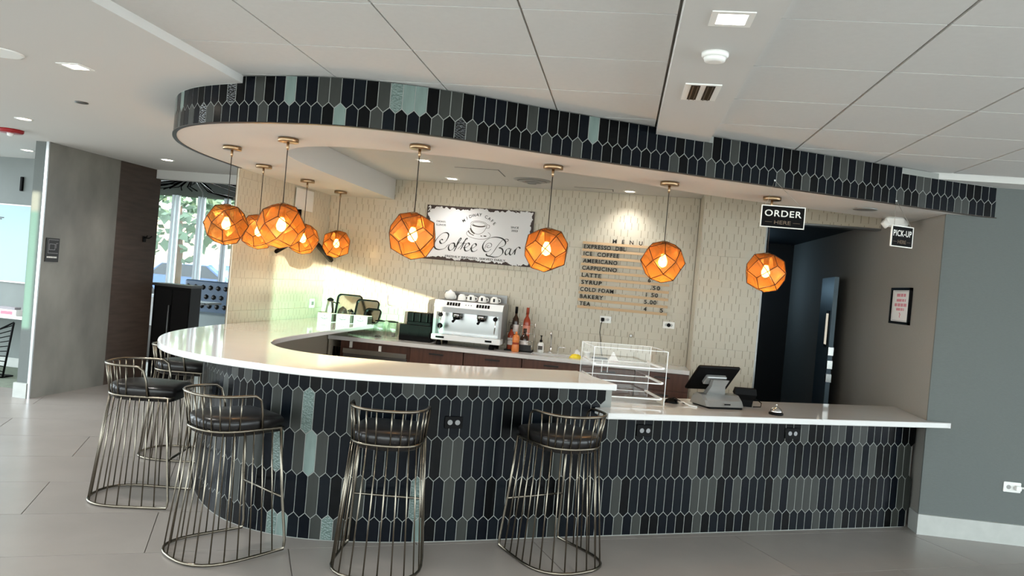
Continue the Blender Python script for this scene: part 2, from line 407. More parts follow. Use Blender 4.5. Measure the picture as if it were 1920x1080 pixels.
MB().prism([(1.915, 6.045), (9, 6.045), (9, 9), (2.3, 9), (2.3, 6.2)], DRY, 2.735).build('drywall_field', 'drywall', ceil, True)
tile_bm = MB().box(-.298, .298, -.3, .3, 0, .02)
cme = tile_bm.mesh('ceiling_tile', 'ceiling_tile')
def out_y(x):
    best = 99
    for a, b in zip(OUT, OUT[1:]):
        if min(a.x, b.x) <= x <= max(a.x, b.x) and abs(a.x-b.x) > 1e-6:
            y = a.y+(b.y-a.y)*(x-a.x)/(b.x-a.x); best = min(best, y)
    return best
for cx in [-1.995+.605*k for k in range(4)] + [.78+.61*k for k in range(9)]:
    for k in range(-7, 8):
        cy = 3.59+.305+.61*k
        lim = max(out_y(max(min(cx+.3, 2.55), -3.3)), out_y(max(min(cx-.3, 2.55), -3.3)))
        if cx > 2.5: lim = 6.0
        if cy-.3 > lim+.02 or (cx > 1.9 and cy > 6.04): continue
        inst('ceiling_tile', cme, ceil, (cx, cy, CEIL-DRY))
# exposed grid runners in the slots
for x in (-1.69, -1.085, -.48, 1.085, 1.695, 2.305, 2.915):
    MB().box(x-.012, x+.012, -.5, max(3.6, min(out_y(min(x, 2.5)), 6.0)-.02), 2.716, 2.735).build('grid_runner', 'grid', ceil, True)

# ---- walls
def wall_line(p0, p1): 
    d = (Vector(p1)-Vector(p0)); return d.length, math.atan2(d.y, d.x)
def panel_wall(root, p0, p1, z0, z1, face, pw=.6, ph=.3, off=0.0, trim_left=True):
    # tiles hung on the wall between plan points p0 and p1; face=+1/-1 picks the side
    d = Vector(p1)-Vector(p0); Ln = d.length; d.normalize(); n = Vector((d.y, -d.x))*face
    ang = math.atan2(d.y, d.x); z = z0; r = 0
    while z < z1-.02:
        zt = min(z+ph, z1); x = -(pw/2 if r % 2 else 0)+off
        while x < Ln-.02:
            a = max(x, 0); b = min(x+pw, Ln)
            if b-a > .03:
                c = Vector(p0)+d*((a+b)/2)+n*.006
                hw = (b-a)/2-.0006; hh = (zt-z)/2-.0006
                key = (round(hw, 3), round(hh, 3))
                me = PANEL.get(key)
                if me is None: me = PANEL[key] = MB().box(-hw, hw, -.006, .006, -hh, hh).mesh('wall_tile', 'embossed_tile')
                o = inst('wall_tile', me, root, Vector((c.x, c.y, (z+zt)/2))-root.location, ang)
            x += pw
        z = zt; r += 1
PANEL = {}
BW0, BW1 = (-3.36, 8.40), (.735, 8.18)
back = thing('wall_back', 'cream embossed tile wall behind the coffee bar', 'wall', (-1.3, 8.3, 0), kind='structure')
MB().prism([(-3.7, 8.435), (.75, 8.20), (.75, 8.5), (-3.7, 8.7)], 0, DRY).build('core', 'die_wall', back, True)
panel_wall(back, (-3.355, 8.405), (.725, 8.187), .26, DRY-.001, 1)
leftw = thing('wall_left', 'cream embossed tile wall at the left end of the bar', 'wall', (-3.4, 7.4, 0), kind='structure')
MB().prism([(-3.455, 6.45), (-3.36, 8.40), (-3.6, 8.6), (-3.75, 7.05)], 0, DRY).build('core', 'die_wall', leftw, True)
panel_wall(leftw, (-3.448, 6.45), (-3.352, 8.385), .26, DRY-.001, 1)
pil = thing('wall_pillar', 'cream embossed tile pillar and door header right of the menu', 'wall', (1.03, 7.9, 0), kind='structure')
MB().box(.742, 1.33, 7.765, 8.6, 0, DRY).box(1.33, 2.38, 7.765, 7.9, 2.44, DRY).build('core', 'die_wall', pil, True)
panel_wall(pil, (.738, 7.763), (1.33, 7.763), .26, DRY-.001, 1, pw=.592)
panel_wall(pil, (1.332, 7.763), (2.374, 7.763), 2.445, DRY-.001, 1, pw=.6)
panel_wall(pil, (.74, 8.165), (.74, 7.76), .26, DRY-.001, 1, pw=.45)
rightw = thing('wall_right', 'grey fabric-textured wall right of the service counter', 'wall', (2.38, 6.25, 0), kind='structure')
MB().prism([(2.388, 6.26), (6.5, 6.40), (6.5, 6.6), (2.52, 6.5), (2.52, 11.5), (2.388, 11.5)], 0, DRY).build('core', 'wallcover', rightw, True)
MB().box(2.38, 2.388, 6.262, 11.5, 0, DRY).build('side_face', 'wallcover_lighter', rightw, True)  # side face coloured lighter and warmer than the front
MB().box(2.372, 2.388, 6.252, 6.268, .15, SOF).build('corner_bead', 'wallcover', rightw, True)
bb = tag(MB().prism([(2.365, 6.235), (6.5, 6.375), (6.5, 6.40), (2.392, 6.262), (2.379, 6.42), (2.365, 6.42)], 0, .153).build('baseboard_right', 'plinth'),
         'pale stone baseboard along the grey wall', 'baseboard', kind='structure')
# corridor behind the doorway
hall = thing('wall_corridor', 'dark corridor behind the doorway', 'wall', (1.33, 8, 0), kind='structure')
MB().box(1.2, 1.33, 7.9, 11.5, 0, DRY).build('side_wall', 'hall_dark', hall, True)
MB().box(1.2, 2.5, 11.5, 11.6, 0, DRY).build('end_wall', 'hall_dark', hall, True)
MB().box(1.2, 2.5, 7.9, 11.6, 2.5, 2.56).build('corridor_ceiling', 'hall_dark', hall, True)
MB().box(1.33, 1.345, 7.755, 7.9, 0, 2.44).box(1.33, 2.379, 7.75, 7.9, 2.425, 2.44).build('door_lining', 'steel_dark', hall, True)
# left: concrete-look pier with a timber return
pier = thing('wall_pier', 'tall concrete-look pier with a dark timber panel at its far end', 'wall', (-6.02, 8.2, 0), kind='structure')
MB().box(-6.1, -5.965, 7.22, 8.37, .0, DRY).build('core', 'wallcover', pier, True)
MB().box(-5.965, -5.945, 7.22, 8.37, 0, DRY).build('concrete_panel', 'concrete', pier, True)
MB().box(-6.1, -5.95, 8.374, 9.19, 0, DRY).build('timber_panel', 'wood_panel', pier, True)
MB().box(-5.968, -5.938, 7.205, 7.222, .0, DRY).build('metal_edge', 'steel', pier, True)
MB().box(-6.12, -5.968, 7.195, 7.222, 0, .155).build('plinth_block', 'plinth', pier, True)
alc = thing('wall_alcove', 'pale grey wall holding the whiteboard', 'wall', (-8, 8.85, 0), kind='structure')
MB().box(-11, -6.1, 8.85, 9.19, 0, DRY).build('core', 'alcove_wall', alc, True)
MB().box(-10, -6.7, 8.84, 8.85, 0, .12).build('skirting', 'plinth', alc, True)
# header over the opening to the lounge
hd = tag(MB().box(-5.945, -3.55, 9.08, 9.2, 2.55, 2.745).build('trim_1', 'drywall'), 'white header beam over the opening to the lounge', 'trim', kind='structure')
lng = thing('wall_lounge', 'lounge room beyond the bar with a black ceiling', 'wall', (-8, 15.6, 0), kind='structure')
MB().box(-14, -4, 9.2, 15.9, 2.86, 2.95).build('black_ceiling', 'dark_ceiling', lng, True)
MB().box(-14, -10.25, 15.5, 15.7, 0, 2.86).box(-10.25, -8.2, 15.5, 15.7, 0, .62).box(-8.2, -4, 15.5, 15.7, 0, 2.86).build('window_wall', 'drywall', lng, True)
MB().box(-4.2, -4, 9.2, 15.5, 0, 2.86).build('side_wall', 'drywall', lng, True)
win = thing('window_1', 'tall bright lounge window with slim white mullions', 'window', (-9.2, 15.55, .62), kind='structure')
for x in (-10.22, -9.72, -9.62, -9.12, -9.03, -8.52, -8.46, -8.22):
    MB().box(x-.025, x+.025, 15.5, 15.6, .62, 2.86).build('mullion', 'window_frame', win, True)
MB().box(-10.25, -8.2, 15.47, 15.6, .62, .68).build('window_sill', 'window_frame', win, True)
for x0, x1 in ((-10.19, -9.75), (-9.59, -9.15), (-9.0, -8.55)):
    MB().box(x0, x1, 15.545, 15.553, .68, 2.86).build('pane', 'glass', win, True)
# unseen behind the viewer: pavement and an added wall slotted to shape sunlight
tag(MB().box(-30, 24, -16, -4, -.1, -.02).build('pavement', 'kerb'), 'pale pavement outside the glazed front behind the viewer', 'pavement', kind='structure')
RY = -12.0
rear = thing('sun_mask_wall', 'added pale wall behind the viewer, slotted to shape the sun patches', 'building', (0, RY, 0), kind='structure')
def rear_pt(p):
    k = (RY-p[1])/SUN.y; return (p[0]+SUN.x*k, p[2]+SUN.z*k)
A_t = rear_pt((-3.40, 7.245, 1.70)); C_t = rear_pt((-3.34, 8.40, 1.645)); B_t = rear_pt((-2.30, 8.34, 1.43)); B2 = rear_pt((-1.98, 8.33, 1.37))
xa, xb = A_t[0], B2[0]; zt0, zt1 = A_t[1], B2[1]; zs = rear_pt((-3.40, 7.245, 1.03))[1]
K0 = rear_pt((-6.105, 7.22, 2.14)); K1 = rear_pt((-5.97, 7.22, 2.14)); Ks = rear_pt((-6.05, 7.22, .72))[1]
wl = MB(); HT = 4.0
wl.box(-16, K0[0], RY-.1, RY, 0, HT); wl.box(K0[0], K1[0], RY-.1, RY, 0, Ks); wl.box(K0[0], K1[0], RY-.1, RY, K0[1], HT)
wl.box(K1[0], xa, RY-.1, RY, 0, HT); wl.box(xa, xb, RY-.1, RY, 0, zs); wl.box(xb, 24, RY-.1, RY, 0, HT)
wl.loft([[(xa, y, zt0), (C_t[0], y, C_t[1]), (B_t[0], y, B_t[1]), (xb, y, zt1), (xb, y, HT), (xa, y, HT)] for y in (RY-.1, RY)])
wl.build('mask_wall', 'mask_white', rear, True)
MB().loft([[(xa, y, zs), (xb, y, zs), (xb, y, zt1-.2), (xa, y, zt0-.17)] for y in (RY-.06, RY-.052)]).build('pane', 'tinted_glass', rear, True)  # added tinted sheets colour the lower part of each sun patch mint
MB().box(K0[0], K1[0], RY-.06, RY-.052, Ks, K0[1]-.2).build('pane', 'tinted_glass', rear, True)

# ================================================================== BAR
TW, TP, TA, TGAP = .0685, .251, .031, .0030          # tile module: width, vertical pitch, point height, joint
def hex_tile(name, z0, z1, bot, top, th=.009, bev=.0016):
    # z0,z1: zigzag mid levels or cut levels, local z; bot/top: 'p' pointed, 'c' cut flat
    h = TW/2-TGAP/2; g = TGAP*.7
    pts = []
    if bot == 'p': pts += [(-h, z0+TA/2+g*.4), (0, z0-TA/2+g), (h, z0+TA/2+g*.4)]
    else: pts += [(-h, z0), (h, z0)]
    if top == 'p': pts += [(h, z1-TA/2-g*.4), (0, z1+TA/2-g), (-h, z1-TA/2-g*.4)]
    else: pts += [(h, z1), (-h, z1)]
    cx = 0; cz = (z0+z1)/2
    def ins(p): return (p[0]*(1-bev/h), cz+(p[1]-cz)*(1-bev/((z1-z0)/2)))
    mb = MB(); mb.loft([[(x, .0, z) for x, z in pts], [(x, -th+bev, z) for x, z in pts], [(*ins(p)[:1], -th, ins(p)[1]) for p in pts]], False, True)
    return mb.mesh(name, 'tile_black')
def pick(teal):
    r = random.random()
    if r < teal: return random.choice(('tile_teal', 'tile_hammer', 'tile_hammer_dark', 'tile_teal'))
    if r < teal+.18: return 'tile_grey'
    if r < teal+.52: return 'tile_navy'
    if r < teal+.70: return 'tile_ink'
    return 'tile_black'
def strip(path_out, path_in, z0, z1, name, m, root):
    poly = [(p.x, p.y) for p in path_out] + [(p.x, p.y) for p in reversed(path_in)]
    return MB().prism(poly, z0, z1).build(name, m, root, True)
def cut_t(path, t, keep_less):
    # clip a polyline at along-counter coordinate t
    out = []
    for a, b in zip(path, path[1:]):
        ta, tb = a.dot(T), b.dot(T)
        ia = ta < t if keep_less else ta > t; ib = tb < t if keep_less else tb > t
        if ia: out.append(a)
        if ia != ib: out.append(a.lerp(b, (t-ta)/(tb-ta)))
    if (path[-1].dot(T) < t) == keep_less: out.append(path[-1])
    return out
TE = 2.27
# -- raised bar base
BASE_R = [p for p in BAS]
def clean(path):       # drop points outside the main sweep
    return path
bas_bar = []
for p in BAS:
    if p.x < .1 or p.dot(T) < TE: bas_bar.append(p)
bas_bar = [p for p in bas_bar if not (p.x > 0 and p.dot(T) > TE)]
bas_low = [p for p in BAS if p.x > -.02 and p.dot(T) >= TE]
jp = bas_low[-1].lerp(bas_bar[0], .5)
bas_bar = [jp]+bas_bar; bas_low = bas_low+[jp]
def offset_path(path, d):
    out = []
    for i, p in enumerate(path):
        a = path[max(i-1, 0)]; b = path[min(i+1, len(path)-1)]; t = (b-a).normalized(); out.append(p+Vector((t.y, -t.x))*d)
    return out
bar = thing('coffee_bar', 'curved raised bar front clad in black, navy and teal picket tiles', 'bar', (-1.9, 5.0, 0))
body_out = offset_path(bas_bar, .010); body_in = offset_path(bas_bar, .26)
# travel runs from the service end towards the left wall, so the bar interior lies on the right-hand side
s_in = 1
poly = [(p.x, p.y) for p in body_out]+[(p.x, p.y) for p in reversed(body_in)]
MB().prism(poly, 0, BARZ-.04).build('die_wall', 'die_wall', bar, True)
MB().prism([(p.x, p.y) for p in offset_path(bas_bar, -.0078)]+[(p.x, p.y) for p in reversed(offset_path(bas_bar, .011))], 0, BARZ-.04).build('grout_bed', 'tile_grout', bar, True)
MB().box(-3.34, -2.985, 6.0, 8.33, 0, BARZ-.04).build('return_wall', 'die_wall', bar, True)
t_bot = hex_tile('tile', 0.004, .14, 'c', 'p'); t_full = hex_tile('tile', 0, TP, 'p', 'p')
t_top = hex_tile('tile', 0, BARZ-.043-.893, 'p', 'c'); t_ltop = hex_tile('tile', 0, LOWZ-.043-.642, 'p', 'c')
rows_bar = [(t_bot, 0), (t_full, .14), (t_full, .391), (t_full, .642), (t_top, .893)]
def teal_bar(c): return .06 if -2.1 < c.x < -.7 else .01
def outlet(name, m_plate, root_loc, ang, label=None, cat=None, parent=None, w_=.115, h_=.07, dots='black_plastic', group=None):
    r = thing(name, label, cat, root_loc, ang, group)
    if parent is not None: r.parent = parent; r.location = Vector(root_loc)-parent.location
    return r
def receptacle(parent, wloc, ang, plate, face, w_=.115, h_=.075):
    # plate lies in local xz, facing local -y
    R = Matrix.Translation(Vector(wloc)-parent.location) @ Matrix.Rotation(ang, 4, 'Z')
    p = MB(); p.rbox(-w_/2, w_/2, -h_/2, h_/2, 0, .007, .006, R @ Matrix.Rotation(PI/2, 4, 'X'))
    pl = p.build('outlet_plate', plate, parent)
    for sx in (-1, 1):
        q = MB(); q.cyl((sx*.024, 0, .007), .016, .003, 16, M=R @ Matrix.Rotation(PI/2, 4, 'X')); q.build('socket', face, pl)
    return pl
def surf(path, px, side=-1, off=.012):
    best = min(range(1, len(path)-1), key=lambda i: abs(path[i].x-px)); d = (path[best+1]-path[best-1]).normalized(); n = Vector((d.y, -d.x))*side
    return path[best]+n*off, math.atan2(n.x, -n.y)
p_, a_o = surf(bas_bar, -.957); receptacle(bar, (p_.x, p_.y, .745), a_o, 'black_plastic', 'steel_dark')
# -- raised quartz top
o_bar = cut_t(OUT, TE, True); i_bar = cut_t(INN, TE, True)
o_bar = [p for p in o_bar]; 
i_bar[-1] = Vector((-2.585, 8.34))
poly = [(p.x, p.y) for p in o_bar]+[(-3.42, 6.47), (-3.335, 8.35)]+[(p.x, p.y) for p in reversed(i_bar)]
def slab(poly, z0, z1, b=.004):
    P_ = [Vector(p) for p in poly]; n = len(P_); ins = []
    area = sum(P_[i].x*P_[(i+1) % n].y-P_[(i+1) % n].x*P_[i].y for i in range(n)); sgn = 1 if area > 0 else -1
    for i in range(n):
        d = (P_[(i+1) % n]-P_[i-1]); d = d.normalized() if d.length > 1e-9 else Vector((1, 0)); nn = Vector((-d.y, d.x))*sgn
        ins.append(P_[i]+nn*b)
    return MB().loft([[(p.x, p.y, z0) for p in ins], [(p.x, p.y, z0+b) for p in P_], [(p.x, p.y, z1-b) for p in P_], [(p.x, p.y, z1) for p in ins]])
tag(slab(poly, BARZ-.04, BARZ).build('quartz_worktop', 'quartz'), 'long curved white quartz worktop on the raised bar', 'countertop')
# -- service counter
low = thing('service_counter', 'straight low counter front clad in black and grey picket tiles', 'counter', (1.2, 6.0, 0))
lo = offset_path(bas_low, .010); li = offset_path(bas_low, .45)
li = [p for p in li if p.x < 2.36]
MB().prism([(p.x, p.y) for p in lo if p.x < 2.365]+[(p.x, p.y) for p in reversed(li)], 0, LOWZ-.04).build('die_wall', 'walnut', low, True)
MB().prism([(p.x, p.y) for p in offset_path(bas_low, -.0078) if p.x < 2.362]+[(p.x, p.y) for p in reversed(offset_path(bas_low, .011)) if p.x < 2.362], 0, LOWZ-.04).build('grout_bed', 'tile_grout', low, True)
rows_low = [(t_bot, 0), (t_full, .14), (t_full, .391), (t_ltop, .642)]
# one run of picket tiles along both counters, each tile given to the counter that carries it
P2 = resample([p for p in BAS if p.x < 2.363], TW/2); todo = []
for k in range(1, len(P2)-1):
    a, b = P2[k-1], P2[k+1]; c = P2[k]; d = (b-a).normalized(); n = Vector((-d.y, d.x)); ang = math.atan2(n.x, -n.y)
    is_low = c.dot(T) >= TE+.015
    for ri, (me, z) in enumerate(rows_low if is_low else rows_bar):
        if (k+ri) % 2 == 0: todo.append(((c.y > 5.15 and c.x < -2.5)*10+c.y*.01, me, c, z, ang, is_low))
todo.sort(key=lambda q: q[0]); nbar = 0; rest = MB()
for pr, me, c, z, ang, is_low in todo:
    root = low if is_low else bar; nbar += (not is_low)
    if is_low or nbar <= 300:
        inst('tile', me, root, Vector((c.x, c.y, z))-root.location, ang, pick(0 if is_low else teal_bar(c)))
    else:
        R = Matrix.Translation(Vector((c.x, c.y, z))-root.location) @ Matrix.Rotation(ang, 4, 'Z')
        rest.add([R @ v.co for v in me.vertices], [tuple(p.vertices) for p in me.polygons])
if rest.v: rest.build('tile_field', 'tile_navy', bar)['kind'] = 'stuff'
for px in (.235, 1.345):
    p_, a_o = surf(bas_low, px); receptacle(low, (p_.x, p_.y, .715), a_o, 'black_plastic', 'steel_dark', .12, .08)
nl0, nl1 = 4.395, 5.135
def tn(t, n): v = T*t+N*n; return (v.x, v.y)
t_end = lambda n: (2.366-n*N.x)/T.x
def wall_pt(n): 
    t = (2.372-N.x*n)/T.x; return tn(t, n)
tag(slab([tn(2.235, 4.415), tn(2.235, 4.615), tn(2.305, 4.625), tn(2.305, nl1), wall_pt(nl1), (2.372, 6.24), (2.54, 6.245), tn(5.06, 4.405)], LOWZ-.04, LOWZ).build('quartz_worktop', 'quartz'),
    'straight white quartz worktop of the low service counter', 'countertop')

# -- soffit above the bar
sof = thing('bar_soffit', 'curved dropped soffit edged with black picket tiles above the bar', 'soffit', (-.5, 5.6, SOF))
o_s = [p for p in OUT]; o_s = [Vector((2.78, 6.305))]+[p for p in o_s if p.x < 2.5]
i_s = [p for p in INN]
sb_in = offset_path(o_s, .012)
poly = [(p.x, p.y) for p in sb_in if p.x < 2.372]+[(-3.452, 6.46), (-3.362, 8.385), (-2.585, 8.345)]+[(p.x, p.y) for p in reversed(i_s) if p.y < 8.3]
k0 = [p for p in sb_in if p.x < 2.372]
poly2 = [(2.69, 6.258), (2.374, 6.252), (2.372, 6.97)]
poly = [(2.68, 6.255), ] + poly + [(2.371, 6.96), (2.371, 6.252)]
MB().prism(poly, SOF+.004, DRY-.001).build('body', 'drywall', sof, True)
MB().prism([(p.x, p.y) for p in offset_path(o_s, -.0078)]+[(p.x, p.y) for p in reversed(offset_path(o_s, .013))], SOF+.004, 2.7).build('grout_bed', 'tile_grout', sof, True)
MB().prism([(p.x, p.y) for p in offset_path(o_s, -.014)]+[(p.x, p.y) for p in reversed(offset_path(o_s, .013))], SOF, SOF+.005).build('edge_trim', 'trim_dark', sof, True)
t_sb = hex_tile('tile', .006, .115, 'c', 'p'); t_st = hex_tile('tile', 0, 2.70-SOF-.115, 'p', 'c')
t_sd = hex_tile('tile', 0, DRY-.002-SOF-.115, 'p', 'c')
P2 = resample(o_s, TW/2)
for ri in (0, 1):
    for k in range(1 if ri else 2, len(P2)-1, 2):
        a, b = P2[k-1], P2[k+1]; c = P2[k]; d = (b-a).normalized(); n = Vector((d.y, -d.x))*-1
        lowdry = c.x < -2.32 or c.x > 1.93 or (.12 < c.x < .49)
        me = t_sb if ri == 0 else (t_sd if lowdry else t_st)
        tl = .12 if -2.0 < c.x < -1.0 else (.0 if c.x > 0 else .04)
        mm = pick(tl)
        inst('tile', me, sof, Vector((c.x, c.y, SOF+(.115 if ri else 0)))-sof.location, math.atan2(-n.x, n.y)+PI, mm)

# ================================================================== BAR STOOLS
def sq(r, c): return math.copysign(r*abs(c)**.8, c)
def u_path(hw, yf, yc, r, z, taper=0.0, n=14):
    pts = [(hw-taper, yf, z), (hw-taper*.4, (yf+yc)/2, z)]
    for k in range(n+1):
        a = -PI*k/n; pts.append((sq(hw, math.cos(a)), yc+sq(r, math.sin(a)), z))
    pts += [(-hw+taper*.4, (yf+yc)/2, z), (-hw+taper, yf, z)]
    return [Vector(p) for p in pts]
def along(path, f):
    L = [0]
    for a, b in zip(path, path[1:]): L.append(L[-1]+(b-a).length)
    d = f*L[-1]
    for i in range(len(path)-1):
        if L[i+1] >= d-1e-9: return path[i].lerp(path[i+1], (d-L[i])/(L[i+1]-L[i]))
    return path[-1]
ZS = .705
def make_stool():
    r = thing('bar_stool', '', 'stool')
    seatU = u_path(.198, .20, -.02, .20, ZS, .01); baseU = u_path(.246, .255, -.045, .25, .012, .022)
    MB().tube(seatU+[Vector((-.19, .215, ZS)), Vector((.19, .215, ZS))], .0075, 8, True).build('seat_frame', 'stool_metal', r)
    f = []
    def bend(sx): return [Vector((sx*.19, .20, ZS)), Vector((sx*.205, .228, .36)), Vector((sx*.222, .262, .06)), Vector((sx*.223, .258, .025))]
    path = bend(1)+baseU+list(reversed(bend(-1)))
    MB().tube(path, .0085, 8).build('base_frame', 'stool_metal', r)
    MB().tube([(-.208, .232, .31), (.208, .232, .31)], .0075, 8).build('footrest', 'stool_metal', r)
    nr = 19
    for k in range(1, nr):
        a = along(seatU, k/nr); b = along(baseU, k/nr)
        MB().tube([a, b], .0045, 6).build('rod', 'stool_metal', r)
    # low back: rail follows the rear of the seat, ends sweep down to the frame
    rail = []
    for k in range(19):
        a = -PI*k/18*1.0; rail.append(Vector((sq(.214, math.cos(a)), -.02+sq(.235, math.sin(a)), .898)))
    rail = [Vector((.198, .075, ZS+.004)), Vector((.208, .065, .80)), Vector((.216, .045, .875)), Vector((.216, .01, .897))]+rail+[Vector((-.216, .01, .897)), Vector((-.216, .045, .875)), Vector((-.208, .065, .80)), Vector((-.198, .075, ZS+.004))]
    MB().tube(rail, .008, 8).build('back_rail', 'stool_metal', r)
    for k in range(12):
        a = -PI*(k+.5)/12
        MB().tube([(sq(.197, math.cos(a)), -.02+sq(.20, math.sin(a)), ZS), (sq(.213, math.cos(a)), -.02+sq(.234, math.sin(a)), .896)], .0042, 6).build('back_rod', 'stool_metal', r)
    # cushion: D-shaped pad, domed
    def dsh(s_, z):
        p = []
        for q in u_path(.192*s_, .215*s_, -.015, .196*s_, z, .02, 18): p.append(tuple(q))
        for k in range(1, 6): p.append((-.172*s_+.344*s_*k/6, .215*s_+.016*math.sin(PI*k/6), z))
        return p
    MB().loft([dsh(.93, ZS-.03), dsh(.99, ZS-.022), dsh(1.0, ZS+.012), dsh(1.03, ZS+.026), dsh(1.03, ZS+.05), dsh(.96, ZS+.066), dsh(.7, ZS+.074), dsh(.25, ZS+.077)], True, True, None, True).build('seat', 'leather', r)
    return r
stool0 = make_stool()
stools = [(-1.224, 4.225, math.radians(9), 'wire-cage bar stool with black seat, third along, seen square from behind beside the black outlet'),
          (-2.105, 4.098, math.radians(-33), 'nearest wire-cage bar stool at the curved corner of the bar, turned slightly right'),
          (-3.037, 4.736, math.radians(-78), 'wire-cage bar stool standing sideways at far left with its seat top showing'),
          (-.275, 4.683, math.radians(40), 'wire-cage bar stool nearest the step down to the low service counter'),
          (-3.44, 5.86, math.radians(-82), 'wire-cage bar stool mostly hidden behind the left end of the bar')]
for i, (x, y, a, lb) in enumerate(stools):
    o = stool0 if i == 0 else link_copy(stool0)
    o.location = (x, y, 0); o.rotation_euler = (0, 0, a); o['label'] = lb; o['group'] = 'wire-cage bar stools around the bar'

# ================================================================== PENDANTS
def deltoid():
    a, b = math.sqrt(.5), (2*math.sqrt(2)+1)/7
    V_ = {}
    faces = []
    for sx in (1, -1):
        for sy in (1, -1):
            for sz in (1, -1):
                c = Vector((sx*b, sy*b, sz*b)); X = Vector((sx, 0, 0)); Y = Vector((0, sy, 0)); Z = Vector((0, 0, sz))
                XY = Vector((sx*a, sy*a, 0)); XZ = Vector((sx*a, 0, sz*a)); YZ = Vector((0, sy*a, sz*a))
                faces += [(X, XY, c, XZ), (Y, YZ, c, XY), (Z, XZ, c, YZ)]
    return faces
KITES = deltoid()
def make_pendant():
    r = thing('pendant_lamp', '', 'lamp', (0, 0, SOF))
    MB().lathe([(.03, 0), (.064, 0), (.066, -.003), (.066, -.022), (.064, -.024), (.01, -.024)], n=28).build('canopy', 'brass', r)
    MB().lathe([(.009, -.022), (.009, -.06), (.004, -.075)], n=10).build('cord_grip', 'brass', r)
    zc = 1.872-SOF; R = .155
    MB().tube([(0, 0, -.07), (0, 0, zc+R*.93)], .0032, 6).build('cord', 'cord', r)
    sh = thing('shade', None, None, (0, 0, 0)); sh.parent = r
    rot = Matrix.Rotation(math.radians(54.7), 3, 'X') @ Matrix.Rotation(math.radians(45), 3, 'Z')
    edges = {}
    for q in KITES:
        P_ = [rot @ v*R+Vector((0, 0, zc)) for v in q]; c = sum(P_, Vector())/4; n = (c-Vector((0, 0, zc))).normalized()
        ins = [c+(p-c)*.965 for p in P_]
        MB().loft([[p for p in ins], [p-n*.0012 for p in ins]]).build('panel', 'perforated_copper', sh)
        for i in range(4):
            k = tuple(sorted([tuple(round(x, 4) for x in P_[i]), tuple(round(x, 4) for x in P_[(i+1) % 4])])); edges[k] = 1
    e = MB()
    for k in edges: e.tube([k[0], k[1]], .003, 5)
    e.build('frame', 'copper', sh)
    MB().lathe([(.022, zc+.145), (.024, zc+.14), (.02, zc+.06), (.012, zc+.05)], n=14).build('socket', 'brass', r)
    MB().lathe([(.012, zc+.052), (.02, zc+.035), (.03, zc+.008), (.031, zc-.008), (.024, zc-.028), (.006, zc-.038)], n=16).build('bulb', 'bulb', r)
    return r
pend0 = make_pendant()
pend = [(-2.833, 5.192, 20, 'amber faceted pendant in front of the lounge window, leftmost of the nine'),
        (-2.186, 4.696, 75, 'largest-looking amber faceted pendant in the middle of the left cluster'),
        (-3.042, 6.113, 130, 'amber faceted pendant peeking out left of the big middle one in the left cluster'),
        (-3.031, 6.998, 10, 'amber faceted pendant partly hidden right behind the big one in the left cluster'),
        (-3.016, 7.834, 50, 'smallest amber faceted pendant, farthest back near the tile corner'),
        (-1.303, 4.644, 100, 'amber faceted pendant overlapping the left edge of the coffee sign'),
        (-.516, 5.11, 33, 'amber faceted pendant between the coffee sign and the menu board'),
        (.268, 5.519, 62, 'amber faceted pendant covering the right part of the menu board'),
        (1.042, 5.941, 85, 'amber faceted pendant in front of the dark doorway, rightmost of the nine')]
for i, (x, y, a, lb) in enumerate(pend):
    o = pend0 if i == 0 else link_copy(pend0)
    o.location = (x, y, SOF); o.rotation_euler = (0, 0, math.radians(a)); o['label'] = lb; o['group'] = 'amber pendant lamps under the soffit'
    ld = bpy.data.lights.new('bulb_light', 'POINT'); ld.energy = 3.1; ld.color = (1.0, .78, .54); ld.shadow_soft_size = .03
    lo_ = bpy.data.objects.new('bulb_light', ld); COL.objects.link(lo_); lo_.parent = o; lo_.location = (0, 0, 1.872-SOF-.06)

# ================================================================== BACK COUNTER
def back_y(x): return 8.405-.05343*(x+3.355)-.0135
BANG = math.atan2(-.05343, 1)
def front_y(x): return 7.72-.02*(x+1)*0
walls_c = [(-2.62, 7.70), (.735, 7.70), (.735, 8.172), (-2.62, 8.350)]
# worktop with a cut-out for the sink: four pieces in one slab
sx0, sx1, sy0, sy1 = -.86, -.46, 7.83, 8.06
bt = MB()
bt.prism([(-2.97, 7.70), (sx0, 7.70), (sx0, back_y(sx0)-.004), (-2.97, back_y(-2.97)-.004)], BCZ-.04, BCZ)
bt.prism([(sx1, 7.70), (.722, 7.70), (.722, back_y(.722)-.004), (sx1, back_y(sx1)-.004)], BCZ-.04, BCZ)
bt.box(sx0, sx1, 7.70, sy0, BCZ-.04, BCZ); bt.prism([(sx0, sy1), (sx1, sy1), (sx1, back_y(sx1)-.004), (sx0, back_y(sx0)-.004)], BCZ-.04, BCZ)
tag(bt.build('quartz_worktop', 'quartz'), 'white quartz worktop along the tiled back wall', 'countertop')
def cabinet(x0, x1, label, top_=BCZ-.041):
    r = thing('base_cabinet', label, 'cabinet', ((x0+x1)/2, 8.0, 0), 0, 'walnut base cabinets under the back worktop')
    MB().box(x0, x1, 7.742, 8.15, .1, top_).build('body', 'walnut', r, True)
    MB().box(x0+.01, x1-.01, 7.80, 8.14, 0, .1).build('toe_kick', 'handle_dark', r, True)
    zz = [BCZ-.048, .70, .115]
    for a, b in zip(zz, zz[1:]):
        d = MB().box(x0+.003, x1-.003, 7.722, 7.741, b+.003, a).build('drawer', 'walnut', r, True)
        xc = (x0+x1)/2; h = MB().box(xc-.075, xc+.075, 7.705, 7.7215, a-.05, a-.036).build('handle', 'handle_dark', r, True)
        h.parent = d; 
    return r
cabinet(-2.09, -1.53, 'walnut base cabinet below the black cup organiser')
